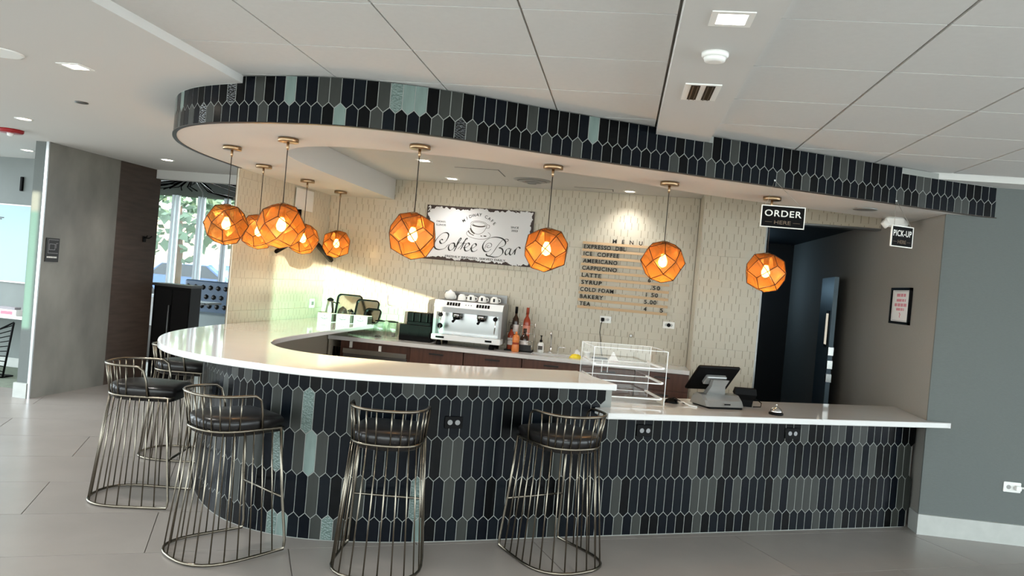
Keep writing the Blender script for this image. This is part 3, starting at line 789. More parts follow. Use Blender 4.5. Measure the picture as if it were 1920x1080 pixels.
cabinet(-1.525, -.93, 'walnut base cabinet below the espresso machine')
cabinet(-.925, -.33, 'walnut base cabinet below the sink', BCZ-.18)
cabinet(-.325, .2, 'walnut base cabinet behind the left of the acrylic display')
cabinet(.205, .725, 'walnut base cabinet at the right end behind the till')
fr = thing('undercounter_fridge', 'stainless undercounter fridge behind the bar with a long bar handle', 'fridge', (-2.47, 8.0, 0))
MB().box(-2.84, -2.095, 7.742, 8.15, .02, BCZ-.041).build('body', 'walnut', fr, True)
dd = MB().box(-2.80, -2.12, 7.722, 7.741, .06, .745).build('door', 'steel_dark', fr, True)
MB().box(-2.80, -2.12, 7.705, 7.722, .75, .80).build('bar_handle', 'steel', fr, True)
for x, z in ((-2.725, .845), (-2.41, .825)):
    MB().box(x-.012, x+.012, 7.715, 7.741, z-.035, z+.03).build('latch', 'white_plastic', fr, True)
ep = tag(MB().box(-2.965, -2.945, 7.72, 8.3, .0, BCZ-.041).build('end_panel', 'die_wall'), 'grey end panel between bar return and stainless fridge', 'panel')
crt = thing('crate', 'dark slatted crate tucked under the bar return', 'crate', (-2.89, 7.9, 0))
MB().box(-2.94, -2.85, 7.8, 8.1, .55, .6).build('bottom', 'black_plastic', crt, True)
for k in range(3): MB().box(-2.938+.03*k, -2.922+.03*k, 7.79, 7.81, .0, .80).build('slat', 'black_plastic', crt, True)

# sink, tap, soap, sponge
sk = thing('sink', 'small stainless undermount sink in the back worktop', 'sink', ((sx0+sx1)/2, (sy0+sy1)/2, BCZ-.16))
b = MB(); b.box(sx0-.01, sx0, sy0-.01, sy1+.01, BCZ-.16, BCZ-.041); b.box(sx1, sx1+.01, sy0-.01, sy1+.01, BCZ-.16, BCZ-.041)
b.box(sx0, sx1, sy0-.01, sy0, BCZ-.16, BCZ-.041); b.box(sx0, sx1, sy1, sy1+.01, BCZ-.16, BCZ-.041); b.box(sx0-.01, sx1+.01, sy0-.01, sy1+.01, BCZ-.17, BCZ-.16)
b.build('bowl', 'steel', sk, True)
MB().cyl((-.66, 7.95, BCZ-.16), .03, .003).build('drain', 'chrome', sk, True)
tp = thing('tap', 'tall slim chrome tap with a side lever behind the sink', 'tap', (-.685, 8.14, BCZ))
MB().lathe([(.022, 0), (.022, .02), (.011, .024), (.011, .06)], n=14).build('base', 'chrome', tp)
MB().tube([(0, 0, .05), (0, 0, .20), (0, -.02, .225), (0, -.06, .235), (0, -.10, .225), (0, -.115, .20)], .009, 10).build('spout', 'chrome', tp)
MB().tube([(.08, 0, 0), (.08, 0, .06), (.085, -.01, .072), (.16, -.03, .075)], .007, 8).build('lever', 'chrome', tp)
sp_ = thing('soap_bottle', 'small white soap bottle with a black pump by the tap', 'bottle', (-.79, 8.12, BCZ))
MB().lathe([(.033, 0), (.036, .01), (.036, .08), (.028, .1), (.012, .108)], n=16).build('body', 'white_plastic', sp_)
MB().lathe([(.014, .107), (.014, .13), (.005, .135), (.005, .165), (.012, .17), (.012, .178)], n=12).build('pump', 'black_plastic', sp_)
MB().box(-.022, .022, -.0385, -.036, .03, .07).build('label', 'kettle', sp_)
cl = thing('cleaning_cloth', 'crumpled yellow cleaning cloth beside the sink', 'cloth', (-.40, 7.86, BCZ))
def lump(mb, c, rx, ry, rz, seed, n=14, m_=7):
    rd = random.Random(seed); rings = []
    for i in range(m_):
        a = PI/2*i/(m_-1); rr = math.cos(a)*.98+.02; z = rz*math.sin(a)
        rings.append([(c[0]+rx*rr*math.cos(2*PI*k/n)*(1+.22*math.sin(3*k+i+seed)), c[1]+ry*rr*math.sin(2*PI*k/n)*(1+.2*math.cos(2*k+seed)), c[2]+z*(1+.25*math.sin(2*k+seed+i))) for k in range(n)])
    return mb.loft(rings, True, True, None, True)
lump(MB(), (0, 0, 0), .06, .035, .035, 2).build('cloth', 'yellow', cl)
lump(MB(), (.01, .03, 0), .035, .03, .075, 5).build('paper_wad', 'paper', cl)
cup_b = tag(MB().lathe([(.028, 0), (.034, .07), (.036, .072), (.032, .072), (.026, .006)], c=(-.29, 7.90, BCZ), n=18).build('cup', 'white_plastic'), 'small white cup just right of the yellow cloth', 'cup')

# espresso machine
em = thing('espresso_machine', 'two-group white and grey espresso machine on the back worktop', 'coffee machine', (-1.54, 8.02, BCZ))
X0, X1, YF, YB = -.36, .36, -.19, .19
side = [(YF+.03, .06), (YF, .12), (YF-.005, .40), (YF+.02, .445), (YF+.08, .47), (YB, .47), (YB, .05)]
for sx, nm in ((X0, 'side_panel'), (X1-.03, 'side_panel')):
    MB().loft([[(sx, y, z) for y, z in side], [(sx+.03, y, z) for y, z in side]]).build(nm, 'machine_grey', em)
MB().box(X0+.03, X1-.03, YB-.03, YB, .06, .46).build('back_panel', 'steel_dark', em)
MB().box(X0+.03, X1-.03, YF+.15, YF+.16, .10, .36).build('splash_panel', 'steel', em)
hd_ = MB().loft([[(x, YF-.012, .345), (x, YF-.012, .40), (x, YF+.03, .462), (x, YB-.02, .468), (x, YB-.02, .345)] for x in (X0+.005, X1-.005)]).build('head_housing', 'machine_grey', em)
MB().loft([[(x, YF-.016, .397), (x, YF-.016, .402), (x, YF+.025, .466), (x, YF+.032, .462)] for x in (X0+.0, X1-.0)]).build('control_panel', 'machine_white', em)
def on_panel(t): return (YF-.016+.041*t, .402+.064*t)
for gx in (-.16, .15):
    for k in range(5):
        y0, z0 = on_panel(.25); y1, z1 = on_panel(.75); x = gx-.058+.029*k
        MB().loft([[(x-.011, y0-.003, z0), (x+.011, y0-.003, z0), (x+.011, y1-.003, z1), (x-.011, y1-.003, z1)], [(x-.011, y0+.003, z0), (x+.011, y0+.003, z0), (x+.011, y1+.003, z1), (x-.011, y1+.003, z1)]]).build('button', 'black_gloss', em)
for k in range(3):
    y0, z0 = on_panel(.5); MB().ico((-.03+.028*k, y0-.002, z0), .006, 1).build('indicator', 'steel_dark', em)
MB().rbox(X0-.005, X1+.005, YF-.03, YF+.15, .055, .115, .012).build('drip_tray', 'machine_white', em)
MB().box(X0+.04, X1-.04, YF-.015, YF+.14, .116, .12).build('drip_grid', 'steel', em)
for gx in (-.13, .13):
    g = MB().lathe([(.045, .30), (.045, .345)], c=(gx, YF+.06, 0), n=20).build('group_head', 'chrome', em)
    h = MB(); h.lathe([(.036, .275), (.038, .30)], c=(gx, YF+.06, 0), n=20); h.tube([(gx, YF+.03, .287), (gx, YF-.05, .27), (gx, YF-.10, .262)], [.008, .012, .014], 10)
    h.build('portafilter', 'black_plastic', g)
for gx in (-.285, .29):
    MB().tube([(gx, YF+.04, .34), (gx, YF+.02, .27), (gx, YF-.01, .16)], .006, 8).build('steam_wand', 'chrome', em)
    MB().lathe([(.022, 0), (.022, .03)], n=14, M=Matrix.Translation((gx, YF+.015, .315)) @ Matrix.Rotation(PI/2, 4, 'X')).build('steam_knob', 'black_plastic', em)
MB().lathe([(.028, 0), (.028, .012)], n=18, M=Matrix.Translation((-.285, YF+.01, .20)) @ Matrix.Rotation(PI/2, 4, 'X')).build('pressure_gauge', 'black_gloss', em)
for gx in (-.29, .27): 
    for gy in (YF+.02, YB-.05): MB().lathe([(.03, 0), (.03, .02), (.02, .055)], c=(gx, gy, 0), n=14).build('foot', 'black_plastic', em)
MB().box(X0+.02, X1-.02, YB-.012, YB, .47, .56).build('cup_guard', 'steel_dark', em)
for gx, w_ in ((-.27, .09), (.24, .07)):
    MB().box(gx-w_/2, gx+w_/2, YF-.032, YF-.0305, .075, .095).build('badge', 'black_plastic', em)
mug_lbl = ['round white teapot at the left end on top of the espresso machine', 'white cup second from left on top of the espresso machine', 'upturned white cup in the middle on top of the espresso machine',
           'upturned white cup with dark print right of middle on the espresso machine', 'upturned white cup at the right end on top of the espresso machine']
for k, gx in enumerate((-.25, -.12, -.02, .10, .23)):
    c = thing('cup', mug_lbl[k], 'cup', (-1.54+gx, 8.04, BCZ+.471), 0, 'crockery on the espresso machine')
    if k == 0: MB().lathe([(.03, 0), (.055, .02), (.06, .05), (.045, .08), (.02, .09), (.012, .1), (.004, .106)], n=18).build('body', 'white_plastic', c)
    else: MB().lathe([(.045, 0), (.047, .004), (.04, .05), (.025, .062), (.022, .068)], n=18).build('body', 'white_plastic', c)
    if k >= 2: MB().box(-.008, .012, -.045, -.040, .015, .05).build('print', 'letter_black', c)
    MB().tube([(.04, 0, .05), (.062, 0, .045), (.064, 0, .02), (.045, 0, .012)], .005, 6).build('handle', 'white_plastic', c)

# cup and lid organiser
og = thing('cup_organiser', 'stepped black cup and lid organiser left of the espresso machine', 'organiser', (-2.11, 8.06, BCZ))
MB().rbox(-.175, .175, -.12, -.02, 0, .17, .006).build('lower_tier', 'black_plastic', og)
MB().rbox(-.13, .175, -.018, .12, 0, .20, .006).build('upper_tier', 'black_plastic', og)
for x in (-.13, -.054, .024, .102): MB().rbox(x, x+.07, -.016, .118, .20, .30, .01).build('compartment', 'black_plastic', og)
for x in (-.15, -.04, .07): MB().box(x, x+.08, -.124, -.1205, .05, .15).build('bin_front', 'black_plastic', og)

# glass jars
for k, (x, y, lb) in enumerate(((-2.515, 7.985, 'round open glass jar with black rim, left of the pair'), (-2.375, 8.0, 'round open glass jar with black rim touching the black organiser'))):
    j = thing('glass_jar', lb, 'jar', (x, y, BCZ), 0, 'glass jars on the back worktop')
    J = .78
    MB().lathe([(r_*J, z_) for r_, z_ in [(.05, 0), (.078, .03), (.088, .08), (.08, .13), (.066, .165), (.062, .175), (.058, .174), (.076, .128), (.084, .08), (.074, .034), (.046, .006)]], n=28, cap1=True).build('bowl', 'jar_glass', j)
    MB().tube([(.066*J*math.cos(2*PI*q/28), .066*J*math.sin(2*PI*q/28), .178) for q in range(28)], .005, 6, True).build('rim', 'black_plastic', j)
    if k == 0: lump(MB(), (-.01, 0, .006), .035, .035, .02, 3).build('contents', 'kettle', j)
    else: MB().box(.0, .03, -.03, .0, .02, .06).build('contents', 'kettle', j)

# syrup bottles in a wire rack
rk = thing('bottle_rack', 'two-step wire and acrylic rack holding syrup bottles', 'rack', (-1.01, 8.06, BCZ))
MB().box(-.145, .145, -.10, .10, 0, .012).build('base', 'black_plastic', rk)
MB().box(-.145, .145, 0.0, .10, .10, .108).build('shelf', 'acrylic', rk)
for x in (-.145, -.005, .14):
    for y in (-.095, .095): MB().tube([(x, y, 0), (x, y, .12 if y < 0 else .30)], .003, 6).build('upright', 'steel', rk)
for y, z in ((-.098, .11), (.0, .19), (.098, .28)): MB().tube([(-.145, y, z), (.14, y, z)], .0025, 6).build('rail', 'steel', rk)
MB().box(.01, .135, -.104, -.1005, .012, .075).build('front_label', 'letter_black', rk)
def bottle(x, y, z, h, r, glass, cap, label_c, lb):
    b = thing('syrup_bottle', lb, 'bottle', (x, y, z), 0, 'syrup bottles in the rack')
    MB().lathe([(r*.9, 0), (r, .008), (r, h*.55), (r*.85, h*.64), (r*.36, h*.74), (r*.34, h*.93)], n=18).build('body', glass, b)
    MB().lathe([(r*.42, h*.80), (r*.42, h), (r*.3, h)], n=14).build('cap', cap, b)
    MB().lathe([(r+.001, h*.18), (r+.001, h*.46)], n=18, cap0=False, cap1=False).build('label', label_c, b)
bottle(-1.075, 8.105, BCZ+.108, .35, .036, 'bottle_dark', 'black_plastic', 'label_white', 'dark syrup bottle with a tall black neck at the back of the rack')
bottle(-.955, 8.105, BCZ+.108, .35, .038, 'syrup_red', 'syrup_red', 'bottle_pink', 'rust-red bottle with pink label at the back of the rack')
bottle(-1.10, 8.02, BCZ+.012, .26, .034, 'syrup_red', 'bottle_dark', 'label_white', 'low dark red bottle at the front left of the rack')
bottle(-.955, 8.005, BCZ+.012, .23, .042, 'bottle_dark', 'bottle_dark', 'label_white', 'squat dark bottle with white label at the front right of the rack')
ob = thing('sauce_bottle', 'bulging orange sauce bottle standing before the rack', 'bottle', (-1.03, 7.905, BCZ))
MB().lathe([(.036, 0), (.04, .01), (.038, .06), (.032, .085), (.037, .11), (.038, .15), (.026, .172), (.012, .178)], n=18).build('body', 'syrup_orange', ob)
MB().lathe([(.034, .075), (.0345, .1)], n=18, cap0=False, cap1=False).build('label', 'syrup_red', ob)
MB().lathe([(.013, .177), (.013, .195), (.004, .21)], n=12).build('cap', 'syrup_orange', ob)

# things standing on the far end of the bar top
bxs = [(-3.03, 7.78, 'white printed paper box at the far end of the bar top, leftmost of three'), (-2.85, 7.84, 'white printed paper box at the far end of the bar top, middle of three'),
       (-2.68, 7.90, 'white printed paper box with dark side at the bar top end, rightmost of three')]
for k, (x, y, lb) in enumerate(bxs):
    bx_ = thing('paper_box', lb, 'box', (x, y, BARZ), math.radians(-6), 'printed boxes on the bar top')
    MB().rbox(-.078, .078, -.06, .06, 0, .092, .003).build('carton', 'box_white', bx_)
    MB().box(.0785, .0795, -.055, .055, .005, .087).build('side_print', 'kettle', bx_)
    pr = MB(); pr.tube([(-.04+.08*q/8, -.0612, .045-.012*math.sin(PI*q/8)) for q in range(9)], .003, 5); pr.ico((0, -.0612, .065), .006, 1); pr.build('print', 'letter_black', bx_)
th = thing('thermos_jug', 'slim steel jug with a black lid behind the white boxes', 'jug', (-3.10, 8.02, BARZ))
MB().lathe([(.045, 0), (.047, .02), (.044, .12), (.033, .20), (.03, .215)], n=18).build('body', 'pitcher', th)
MB().lathe([(.034, .213), (.038, .222), (.02, .24), (.0, .245)], n=16).build('lid', 'black_plastic', th)
MB().tube([(.034, 0, .2), (.07, 0, .19), (.075, 0, .1), (.047, 0, .06)], .007, 8).build('handle', 'black_plastic', th)
kt = thing('kettle', 'dark gooseneck kettle between the jug and the mirrored trays', 'kettle', (-2.965, 8.05, BARZ))
MB().lathe([(.062, 0), (.064, .01), (.05, .11), (.04, .135), (.02, .15), (.008, .16)], n=18).build('body', 'kettle', kt)
MB().tube([(-.05, 0, .04), (-.075, 0, .08), (-.075, 0, .16), (-.055, 0, .20), (-.04, 0, .19)], .006, 8).build('handle', 'black_plastic', kt)
MB().tube([(.055, 0, .04), (.08, 0, .08), (.075, 0, .12), (.1, 0, .14)], .006, 8).build('spout', 'kettle', kt)
def tray(x, y, z, w_, h_, lean, rz, lb, tilt=0):
    t = thing('mirrored_tray', lb, 'tray', (x, y, z), rz, 'trays leaning on the back wall')
    Mx = Matrix.Rotation(lean, 4, 'X') @ Matrix.Rotation(tilt, 4, 'Y')
    def rr(w2, h2, r, y0, n=5):
        pts = []
        for cx, cz, a0 in ((w2-r, h2-r, 0), (-w2+r, h2-r, 90), (-w2+r, -h2+r, 180), (w2-r, -h2+r, 270)):
            for k in range(n+1):
                a = math.radians(a0+90*k/n); pts.append(Mx @ Vector((cx+r*math.cos(a), y0, h_/2+cz+r*math.sin(a))))
        return pts
    MB().loft([rr(w_/2, h_/2, .045, .004), rr(w_/2, h_/2, .045, -.016), rr(w_/2-.012, h_/2-.012, .035, -.016), rr(w_/2-.012, h_/2-.012, .035, .0)], False, True).build('rim', 'black_plastic', t)
    MB().loft([rr(w_/2-.013, h_/2-.013, .034, .002), rr(w_/2-.013, h_/2-.013, .034, -.001)]).build('mirror_face', 'mirror', t)
tray(-2.99, 8.26, BARZ+.012, .30, .28, math.radians(-14), math.radians(-4), 'black-rimmed mirrored tray leaning at the back left of three')
tray(-2.76, 8.20, BARZ+.008, .27, .25, math.radians(-18), math.radians(-4), 'black-rimmed mirrored tray leaning in the middle of three')
tray(-2.66, 8.09, BARZ+.006, .20, .17, math.radians(-26), math.radians(-10), 'small dark mirrored tray leaning front right of three')

# towel holder, outlets and small fittings on the tiled walls
pt = thing('paper_holder', 'white paper roll holder on the back wall left of the espresso machine', 'holder', (-2.43, back_y(-2.43), 1.33), BANG)
MB().rbox(-.10, .10, -.10, 0, -.035, .05, .02).build('cover', 'white_plastic', pt)
MB().lathe([(.035, -.09), (.035, .09)], n=18, M=Matrix.Translation((0, -.06, -.04)) @ Matrix.Rotation(PI/2, 4, 'Y')).build('paper_roll', 'paper', pt)
MB().box(.085, .10, -.10, -.02, -.07, -.02).build('bracket', 'steel', pt)
def wall_outlet(x, z, lb, plug=False):
    r = thing('wall_outlet', lb, 'outlet', (x, back_y(x)-.0, z), BANG)
    MB().rbox(-.06, .06, -.036, .036, 0, .006, .006, Matrix.Rotation(PI/2, 4, 'X')).build('plate', 'white_plastic', r)
    for sx in (-.025, .025): MB().cyl((sx, 0, .006), .015, .002, 14, M=Matrix.Rotation(PI/2, 4, 'X')).build('socket', 'silver_plastic', r)
    if plug:
        MB().rbox(-.045, -.01, -.02, .016, .006, .04, .006, Matrix.Rotation(PI/2, 4, 'X')).build('plug', 'black_plastic', r)
        MB().tube([(-.028, -.04, -.01), (-.04, -.045, -.06), (-.045, -.04, -.14), (-.03, -.03, -.22), (-.02, -.02, -.30), (0, -.03, -.385)], .004, 6).build('power_cable', 'black_plastic', r)
    else: MB().lathe([(.02, .008), (.02, .02)], n=14, M=Matrix.Rotation(PI/2, 4, 'X')).build('plug', 'black_plastic', r)
wall_outlet(-.14, 1.325, 'white wall outlet below the menu with a black cable hanging from it', True)
wall_outlet(.515, 1.328, 'white wall outlet with one round black plug, right below the menu')
wb = thing('water_valve', 'small round chrome valve cover on the back wall below the menu', 'valve', (.14, back_y(.14), 1.18), BANG)
MB().lathe([(.022, 0), (.022, .006), (.012, .012), (.012, .03)], n=16, M=Matrix.Rotation(PI/2, 4, 'X')).build('cover', 'chrome', wb)
for z, lb in ((1.21, 'pale blue-white double switch plate on the sunlit left tile wall'),):
    r = thing('switch_plate', lb, 'switch', (-3.355+.012, 8.10, z), math.radians(90-2.8))
    MB().rbox(-.06, .06, -.05, .05, 0, .007, .006, Matrix.Rotation(PI/2, 4, 'X')).build('plate', 'white_plastic', r)
    MB().box(-.03, -.003, -.011, -.007, -.02, .02).build('rocker', 'silver_plastic', r); MB().box(.003, .03, -.011, -.007, -.02, .02).build('rocker', 'silver_plastic', r)
ph = tag(MB().rbox(-.10, .06, -.03, .03, 0, .02, .008, Matrix.Translation((-.14, 8.0, BCZ)) @ Matrix.Rotation(.2, 4, 'Z')).build('remote_handset', 'black_plastic'), 'flat black handset lying on the back worktop behind the display', 'handset')
nap = thing('napkin_holder', 'little folded white napkin stand behind the acrylic display', 'napkin stand', (-.02, 7.98, BCZ))
MB().loft([[(-.05, -.03, 0), (.05, -.03, 0), (.05, .03, 0), (-.05, .03, 0)], [(-.012, -.005, .09), (.0, -.005, .09), (.0, .005, .09), (-.012, .005, .09)]]).build('napkins', 'paper', nap)
MB().box(-.055, .055, -.035, .035, 0, .004).build('base', 'red', nap)

# bracket on the left tile wall, half hidden by the lamps
br = thing('wall_bracket', 'black splayed wall bracket on the left tile wall behind the lamp cluster', 'bracket', (-3.37, 7.62, 1.95), math.radians(90-2.8))
MB().rbox(-.09, .09, -.10, .10, 0, .015, .01, Matrix.Rotation(PI/2, 4, 'X')).build('plate', 'black_plastic', br)
MB().tube([(0, -.02, 0), (.30, -.10, -.10), (.72, -.08, -.25)], .028, 6).build('arm', 'black_plastic', br)
MB().tube([(0, -.02, 0), (-.25, -.06, -.13), (-.52, -.06, -.22)], .02, 6).build('arm', 'black_plastic', br)
MB().tube([(0, -.02, 0), (-.03, -.03, .14), (-.04, -.03, .24)], .022, 6).build('arm', 'black_plastic', br)
pp = tag(MB().rbox(-.2, .2, -.11, .11, 0, .008, .004, Matrix.Translation((-3.362, 7.72, 2.30)) @ Matrix.Rotation(math.radians(87.2), 4, 'Z') @ Matrix.Rotation(PI/2, 4, 'X')).build('blank_panel', 'drywall'),
         'smooth pale blank plate high on the left tile wall under the soffit', 'panel')

# ================================================================== COFFEE SIGN
sg = thing('coffee_sign', 'large distressed white Coffee Bar sign on the back wall', 'sign', (-1.59, back_y(-1.59), 2.105), BANG)
MB().box(-.6, .6, -.024, -.001, -.298, .298).build('board', 'distressed_sign', sg)
# lettering traced in the sign's own plane: (px,py) of a 1697x1080 drawing -> metres
def sgn(px, py):
    ox, oy = 110, 105; ux, uy = (1645-110), (210-105); vx, vy = (55-110), (880-105)
    det = ux*vy-uy*vx; dx, dy = px-ox, py-oy; a = (dx*vy-dy*vx)/det; b = (ux*dy-uy*dx)/det
    return (-.6+1.2*a, .298-.596*b)
def nib(mb, pts, wd=.017, ang=35, smooth=True, y=-.0242, minw=.004):
    P_ = [Vector(sgn(*p)) for p in pts]; P_ = catmull(P_, 8) if smooth else P_
    nv = Vector((math.cos(math.radians(ang)), math.sin(math.radians(ang))))*wd/2; rings = []
    for i, p in enumerate(P_):
        d = P_[min(i+1, len(P_)-1)]-P_[max(i-1, 0)]; d = d.normalized() if d.length > 1e-9 else Vector((1, 0)); nn = Vector((-d.y, d.x))
        off = nn*(nv.dot(nn) if nv.dot(nn) >= 0 else nv.dot(nn)); wv = off
        s_ = 1 if off.dot(nn) >= 0 else -1; L_ = max(off.length, minw/2); wv = nn*L_
        a, b = p+wv, p-wv
        rings.append([(a.x, y-.0012, a.y), (b.x, y-.0012, b.y), (b.x, y+.0004, b.y), (a.x, y+.0004, a.y)])
    return mb.loft(rings)
sc = MB()
nib(sc, [(345, 612), (318, 606), (298, 634), (322, 664), (372, 645), (412, 592), (425, 535), (392, 508), (330, 522), (262, 588), (218, 670), (232, 730), (290, 752), (365, 735), (412, 690), (430, 678)])
nib(sc, [(498, 658), (456, 666), (426, 714), (438, 758), (478, 752), (514, 708), (510, 664), (490, 655)])
nib(sc, [(505, 690), (540, 700), (580, 640), (606, 596), (592, 588), (560, 650), (535, 720), (508, 772)])
nib(sc, [(548, 652), (620, 656), (700, 664)], .006)
nib(sc, [(560, 740), (610, 690), (660, 625), (694, 598), (680, 590), (650, 650), (620, 715), (598, 748)])
for dx, dy in ((0, 0), (98, 8)):
    nib(sc, [(640+dx, 720+dy), (690+dx, 712+dy), (728+dx, 680+dy), (716+dx, 654+dy), (682+dx, 668+dy), (658+dx, 716+dy), (670+dx, 762+dy), (712+dx, 762+dy), (745+dx, 738+dy)])
nib(sc, [(1010, 690), (990, 688), (980, 706), (1000, 716), (1040, 704), (1046, 668), (1012, 652), (972, 672), (950, 730)], .007)
nib(sc, [(1040, 735), (1000, 770), (950, 768), (920, 715), (932, 660), (975, 608), (1045, 574), (1130, 570), (1205, 592), (1245, 640), (1222, 690), (1150, 716)])
nib(sc, [(1150, 716), (1198, 735), (1206, 790), (1160, 836), (1092, 850), (1040, 842), (985, 830), (972, 808), (985, 800)])
nib(sc, [(1215, 600), (1180, 630), (1125, 700), (1075, 775), (1030, 825), (1000, 838)], .013)
nib(sc, [(1222, 612), (1250, 592), (1282, 604), (1276, 626), (1258, 626)], .008)
nib(sc, [(1312, 726), (1268, 734), (1240, 784), (1258, 816), (1298, 782), (1322, 730), (1302, 794), (1322, 816), (1352, 786), (1384, 738), (1372, 812)])
nib(sc, [(1374, 778), (1402, 722), (1432, 706), (1450, 722), (1440, 730)])
sc.build('script_lettering', 'letter_black', sg)
cpd = MB()
def ell(cx, cy, rx, ry, a0=0, a1=360, n=28, rot=6):
    o_ = []
    for k in range(n+1):
        a = math.radians(a0+(a1-a0)*k/n); x, y = rx*math.cos(a), ry*math.sin(a); r_ = math.radians(rot)
        o_.append((cx+x*math.cos(r_)-y*math.sin(r_), cy+x*math.sin(r_)+y*math.cos(r_)))
    return o_
nib(cpd, ell(860, 384, 116, 42), .004, smooth=False); nib(cpd, ell(862, 392, 92, 28, 20, 160), .014, 80, smooth=False); nib(cpd, ell(862, 388, 94, 30), .003, smooth=False)
nib(cpd, [(744, 396), (750, 450), (790, 505), (850, 528), (915, 505), (955, 455), (975, 410)], .005)
nib(cpd, [(965, 440), (1005, 440), (1012, 405), (980, 392)], .005)
nib(cpd, ell(856, 530, 172, 66, -40, 220), .004, smooth=False); nib(cpd, [(740, 440), (760, 490), (800, 522)], .016, 10); nib(cpd, [(705, 480), (740, 520), (790, 545)], .012, 20)
nib(cpd, [(885, 550), (910, 556)], .008, 80); nib(cpd, [(930, 552), (968, 556)], .012, 80)
cpd.build('cup_drawing', 'kettle', sg)
def sign_text(body, px, py, h, w_=None, rot=0, name='small_lettering'):
    u, v = sgn(px, py)
    M_ = face_matrix((u, -.0242, v), (math.cos(rot), 0, math.sin(rot)), (0, -1, 0))
    return text_mesh(name, body, 'letter_black', sg, width=w_, height=h, M=M_, bold=.01)
for k, ch in enumerate('MIDWAY'):
    pos = [(642, 335), (688, 300), (738, 276), (788, 262), (840, 252), (882, 252)][k]; sign_text(ch, pos[0], pos[1], .032, rot=math.radians([32, 24, 17, 9, 2, -3][k]))
for k, ch in enumerate('CAFE'):
    pos = [(965, 283), (1010, 308), (1050, 340), (1082, 378)][k]; sign_text(ch, pos[0], pos[1], .032, rot=math.radians([-12, -22, -32, -42][k]))
sign_text('CHICAGO,', 314, 350, .021, .108); sign_text('ILLINOIS', 314, 396, .021, .108)
sign_text('SINCE', 1370, 432, .021, .084); sign_text('2023', 1368, 478, .021, .07)
sign_text('FRESHLY BREWED, SERVED DAILY', 812, 872, .026, .68)

# ================================================================== MENU BOARD
mn = thing('menu_board', 'slatted wooden menu board with black letters on the back wall', 'menu board', (.02, back_y(.02), 1.79), BANG)
pz = .0755
for k in range(10):
    z = 2.118-pz*k-1.79
    s_ = MB(); s_.box(-.468, .468, -.018, -.001, z-.016, z+.012); s_.box(-.468, .468, -.028, -.018, z-.016, z-.007); s_.build('slat', 'slat_wood', mn)
def menu_text(body, x, k, w_, al='LEFT', h=.042, sp=1.22):
    z = 2.118-pz*k-1.79+.034
    o = text_mesh('lettering', body, 'letter_black', mn, width=w_, height=h, M=face_matrix((x, -.016, z), (1, 0, 0), (0, -1, 0)), align=al, extrude=.004, bold=.018, spacing=sp)
    o['kind'] = 'stuff'; return o
menu_text('M E N U', -.155, 0, .31, sp=1.6)
for k, (tx, w_) in enumerate([('EXPRESSO .DBL', .44), ('ICE  COFFEE', .375), ('AMERICANO', .36), ('CAPPUCINO', .365), ('LATTE', .205), ('SYRUP', .215), ('COLD FOAM', .35), ('BAKERY', .245), ('TEA', .115)]):
    menu_text(tx, -.452+.002*(k % 3), k+1, w_)
for k, x, tx, w_ in ((1, .23, '3.50', .12), (2, .24, '4', .03), (3, .24, '4', .03), (4, .24, '5', .03), (5, .245, '6', .028), (6, .275, '.50', .10), (7, .235, '1 50', .125), (8, .225, '5.00', .125), (9, .225, '4', .03), (9, .395, '5', .03)):
    if k >= 5: menu_text(tx, x, k, w_)

# ================================================================== SERVICE COUNTER THINGS
# acrylic display with three trays
ang_c = math.atan2(T.y, T.x)
dc = thing('acrylic_display', 'clear acrylic pastry display with three tray shelves on the low counter', 'display case', (.055, 5.665, LOWZ), ang_c-math.radians(12))
W2, D2, HH = .265, .20, .375
def pl(x0, x1, y0, y1, z0, z1, nm, m='acrylic'): return MB().box(x0, x1, y0, y1, z0, z1).build(nm, m, dc)
pl(-W2, -W2+.005, -D2, D2, .0, HH, 'side_pane'); pl(W2-.005, W2, -D2, D2, .0, HH, 'side_pane')
pl(-W2+.005, W2-.005, D2-.005, D2, .0, HH, 'back_pane'); pl(-W2, W2, -D2, D2, HH, HH+.005, 'top_pane'); pl(-W2, W2, -D2, D2, .0, .006, 'base_pane')
e = MB()
for x in (-W2, W2):
    for y in (-D2, D2): e.box(x-.002, x+.002, y-.002, y+.002, 0, HH+.005)
    e.box(x-.0015, x+.0015, -D2, D2, HH+.002, HH+.0055)
for y in (-D2, D2): e.box(-W2, W2, y-.0015, y+.0015, HH+.002, HH+.0055)
e.build('bright_edges', 'acrylic_edge', dc)
for k, z in enumerate((.035, .145, .25)):
    pl(-W2+.012, W2-.02, -D2+.01, D2-.01, z, z+.005, 'tray')
    pl(W2-.028, W2-.012, -D2+.01, D2-.01, z+.003, z+.016, 'runner', 'acrylic_edge'); pl(-W2+.006, -W2+.02, -D2+.01, D2-.01, z+.003, z+.016, 'runner', 'acrylic_edge')
    lp_ = MB(); lp_.box(-W2+.012, W2-.02, D2-.011, D2-.008, z, z+.006); lp_.box(-W2+.012, W2-.02, -D2+.008, -D2+.011, z, z+.008); lp_.build('lip', 'acrylic_edge', dc)
for x in (-.10, -.055): MB().tube([(x, D2+.004, .25), (x, D2+.01, .22), (x, D2+.01, .16)], .004, 6).build('hinge', 'acrylic_edge', dc)

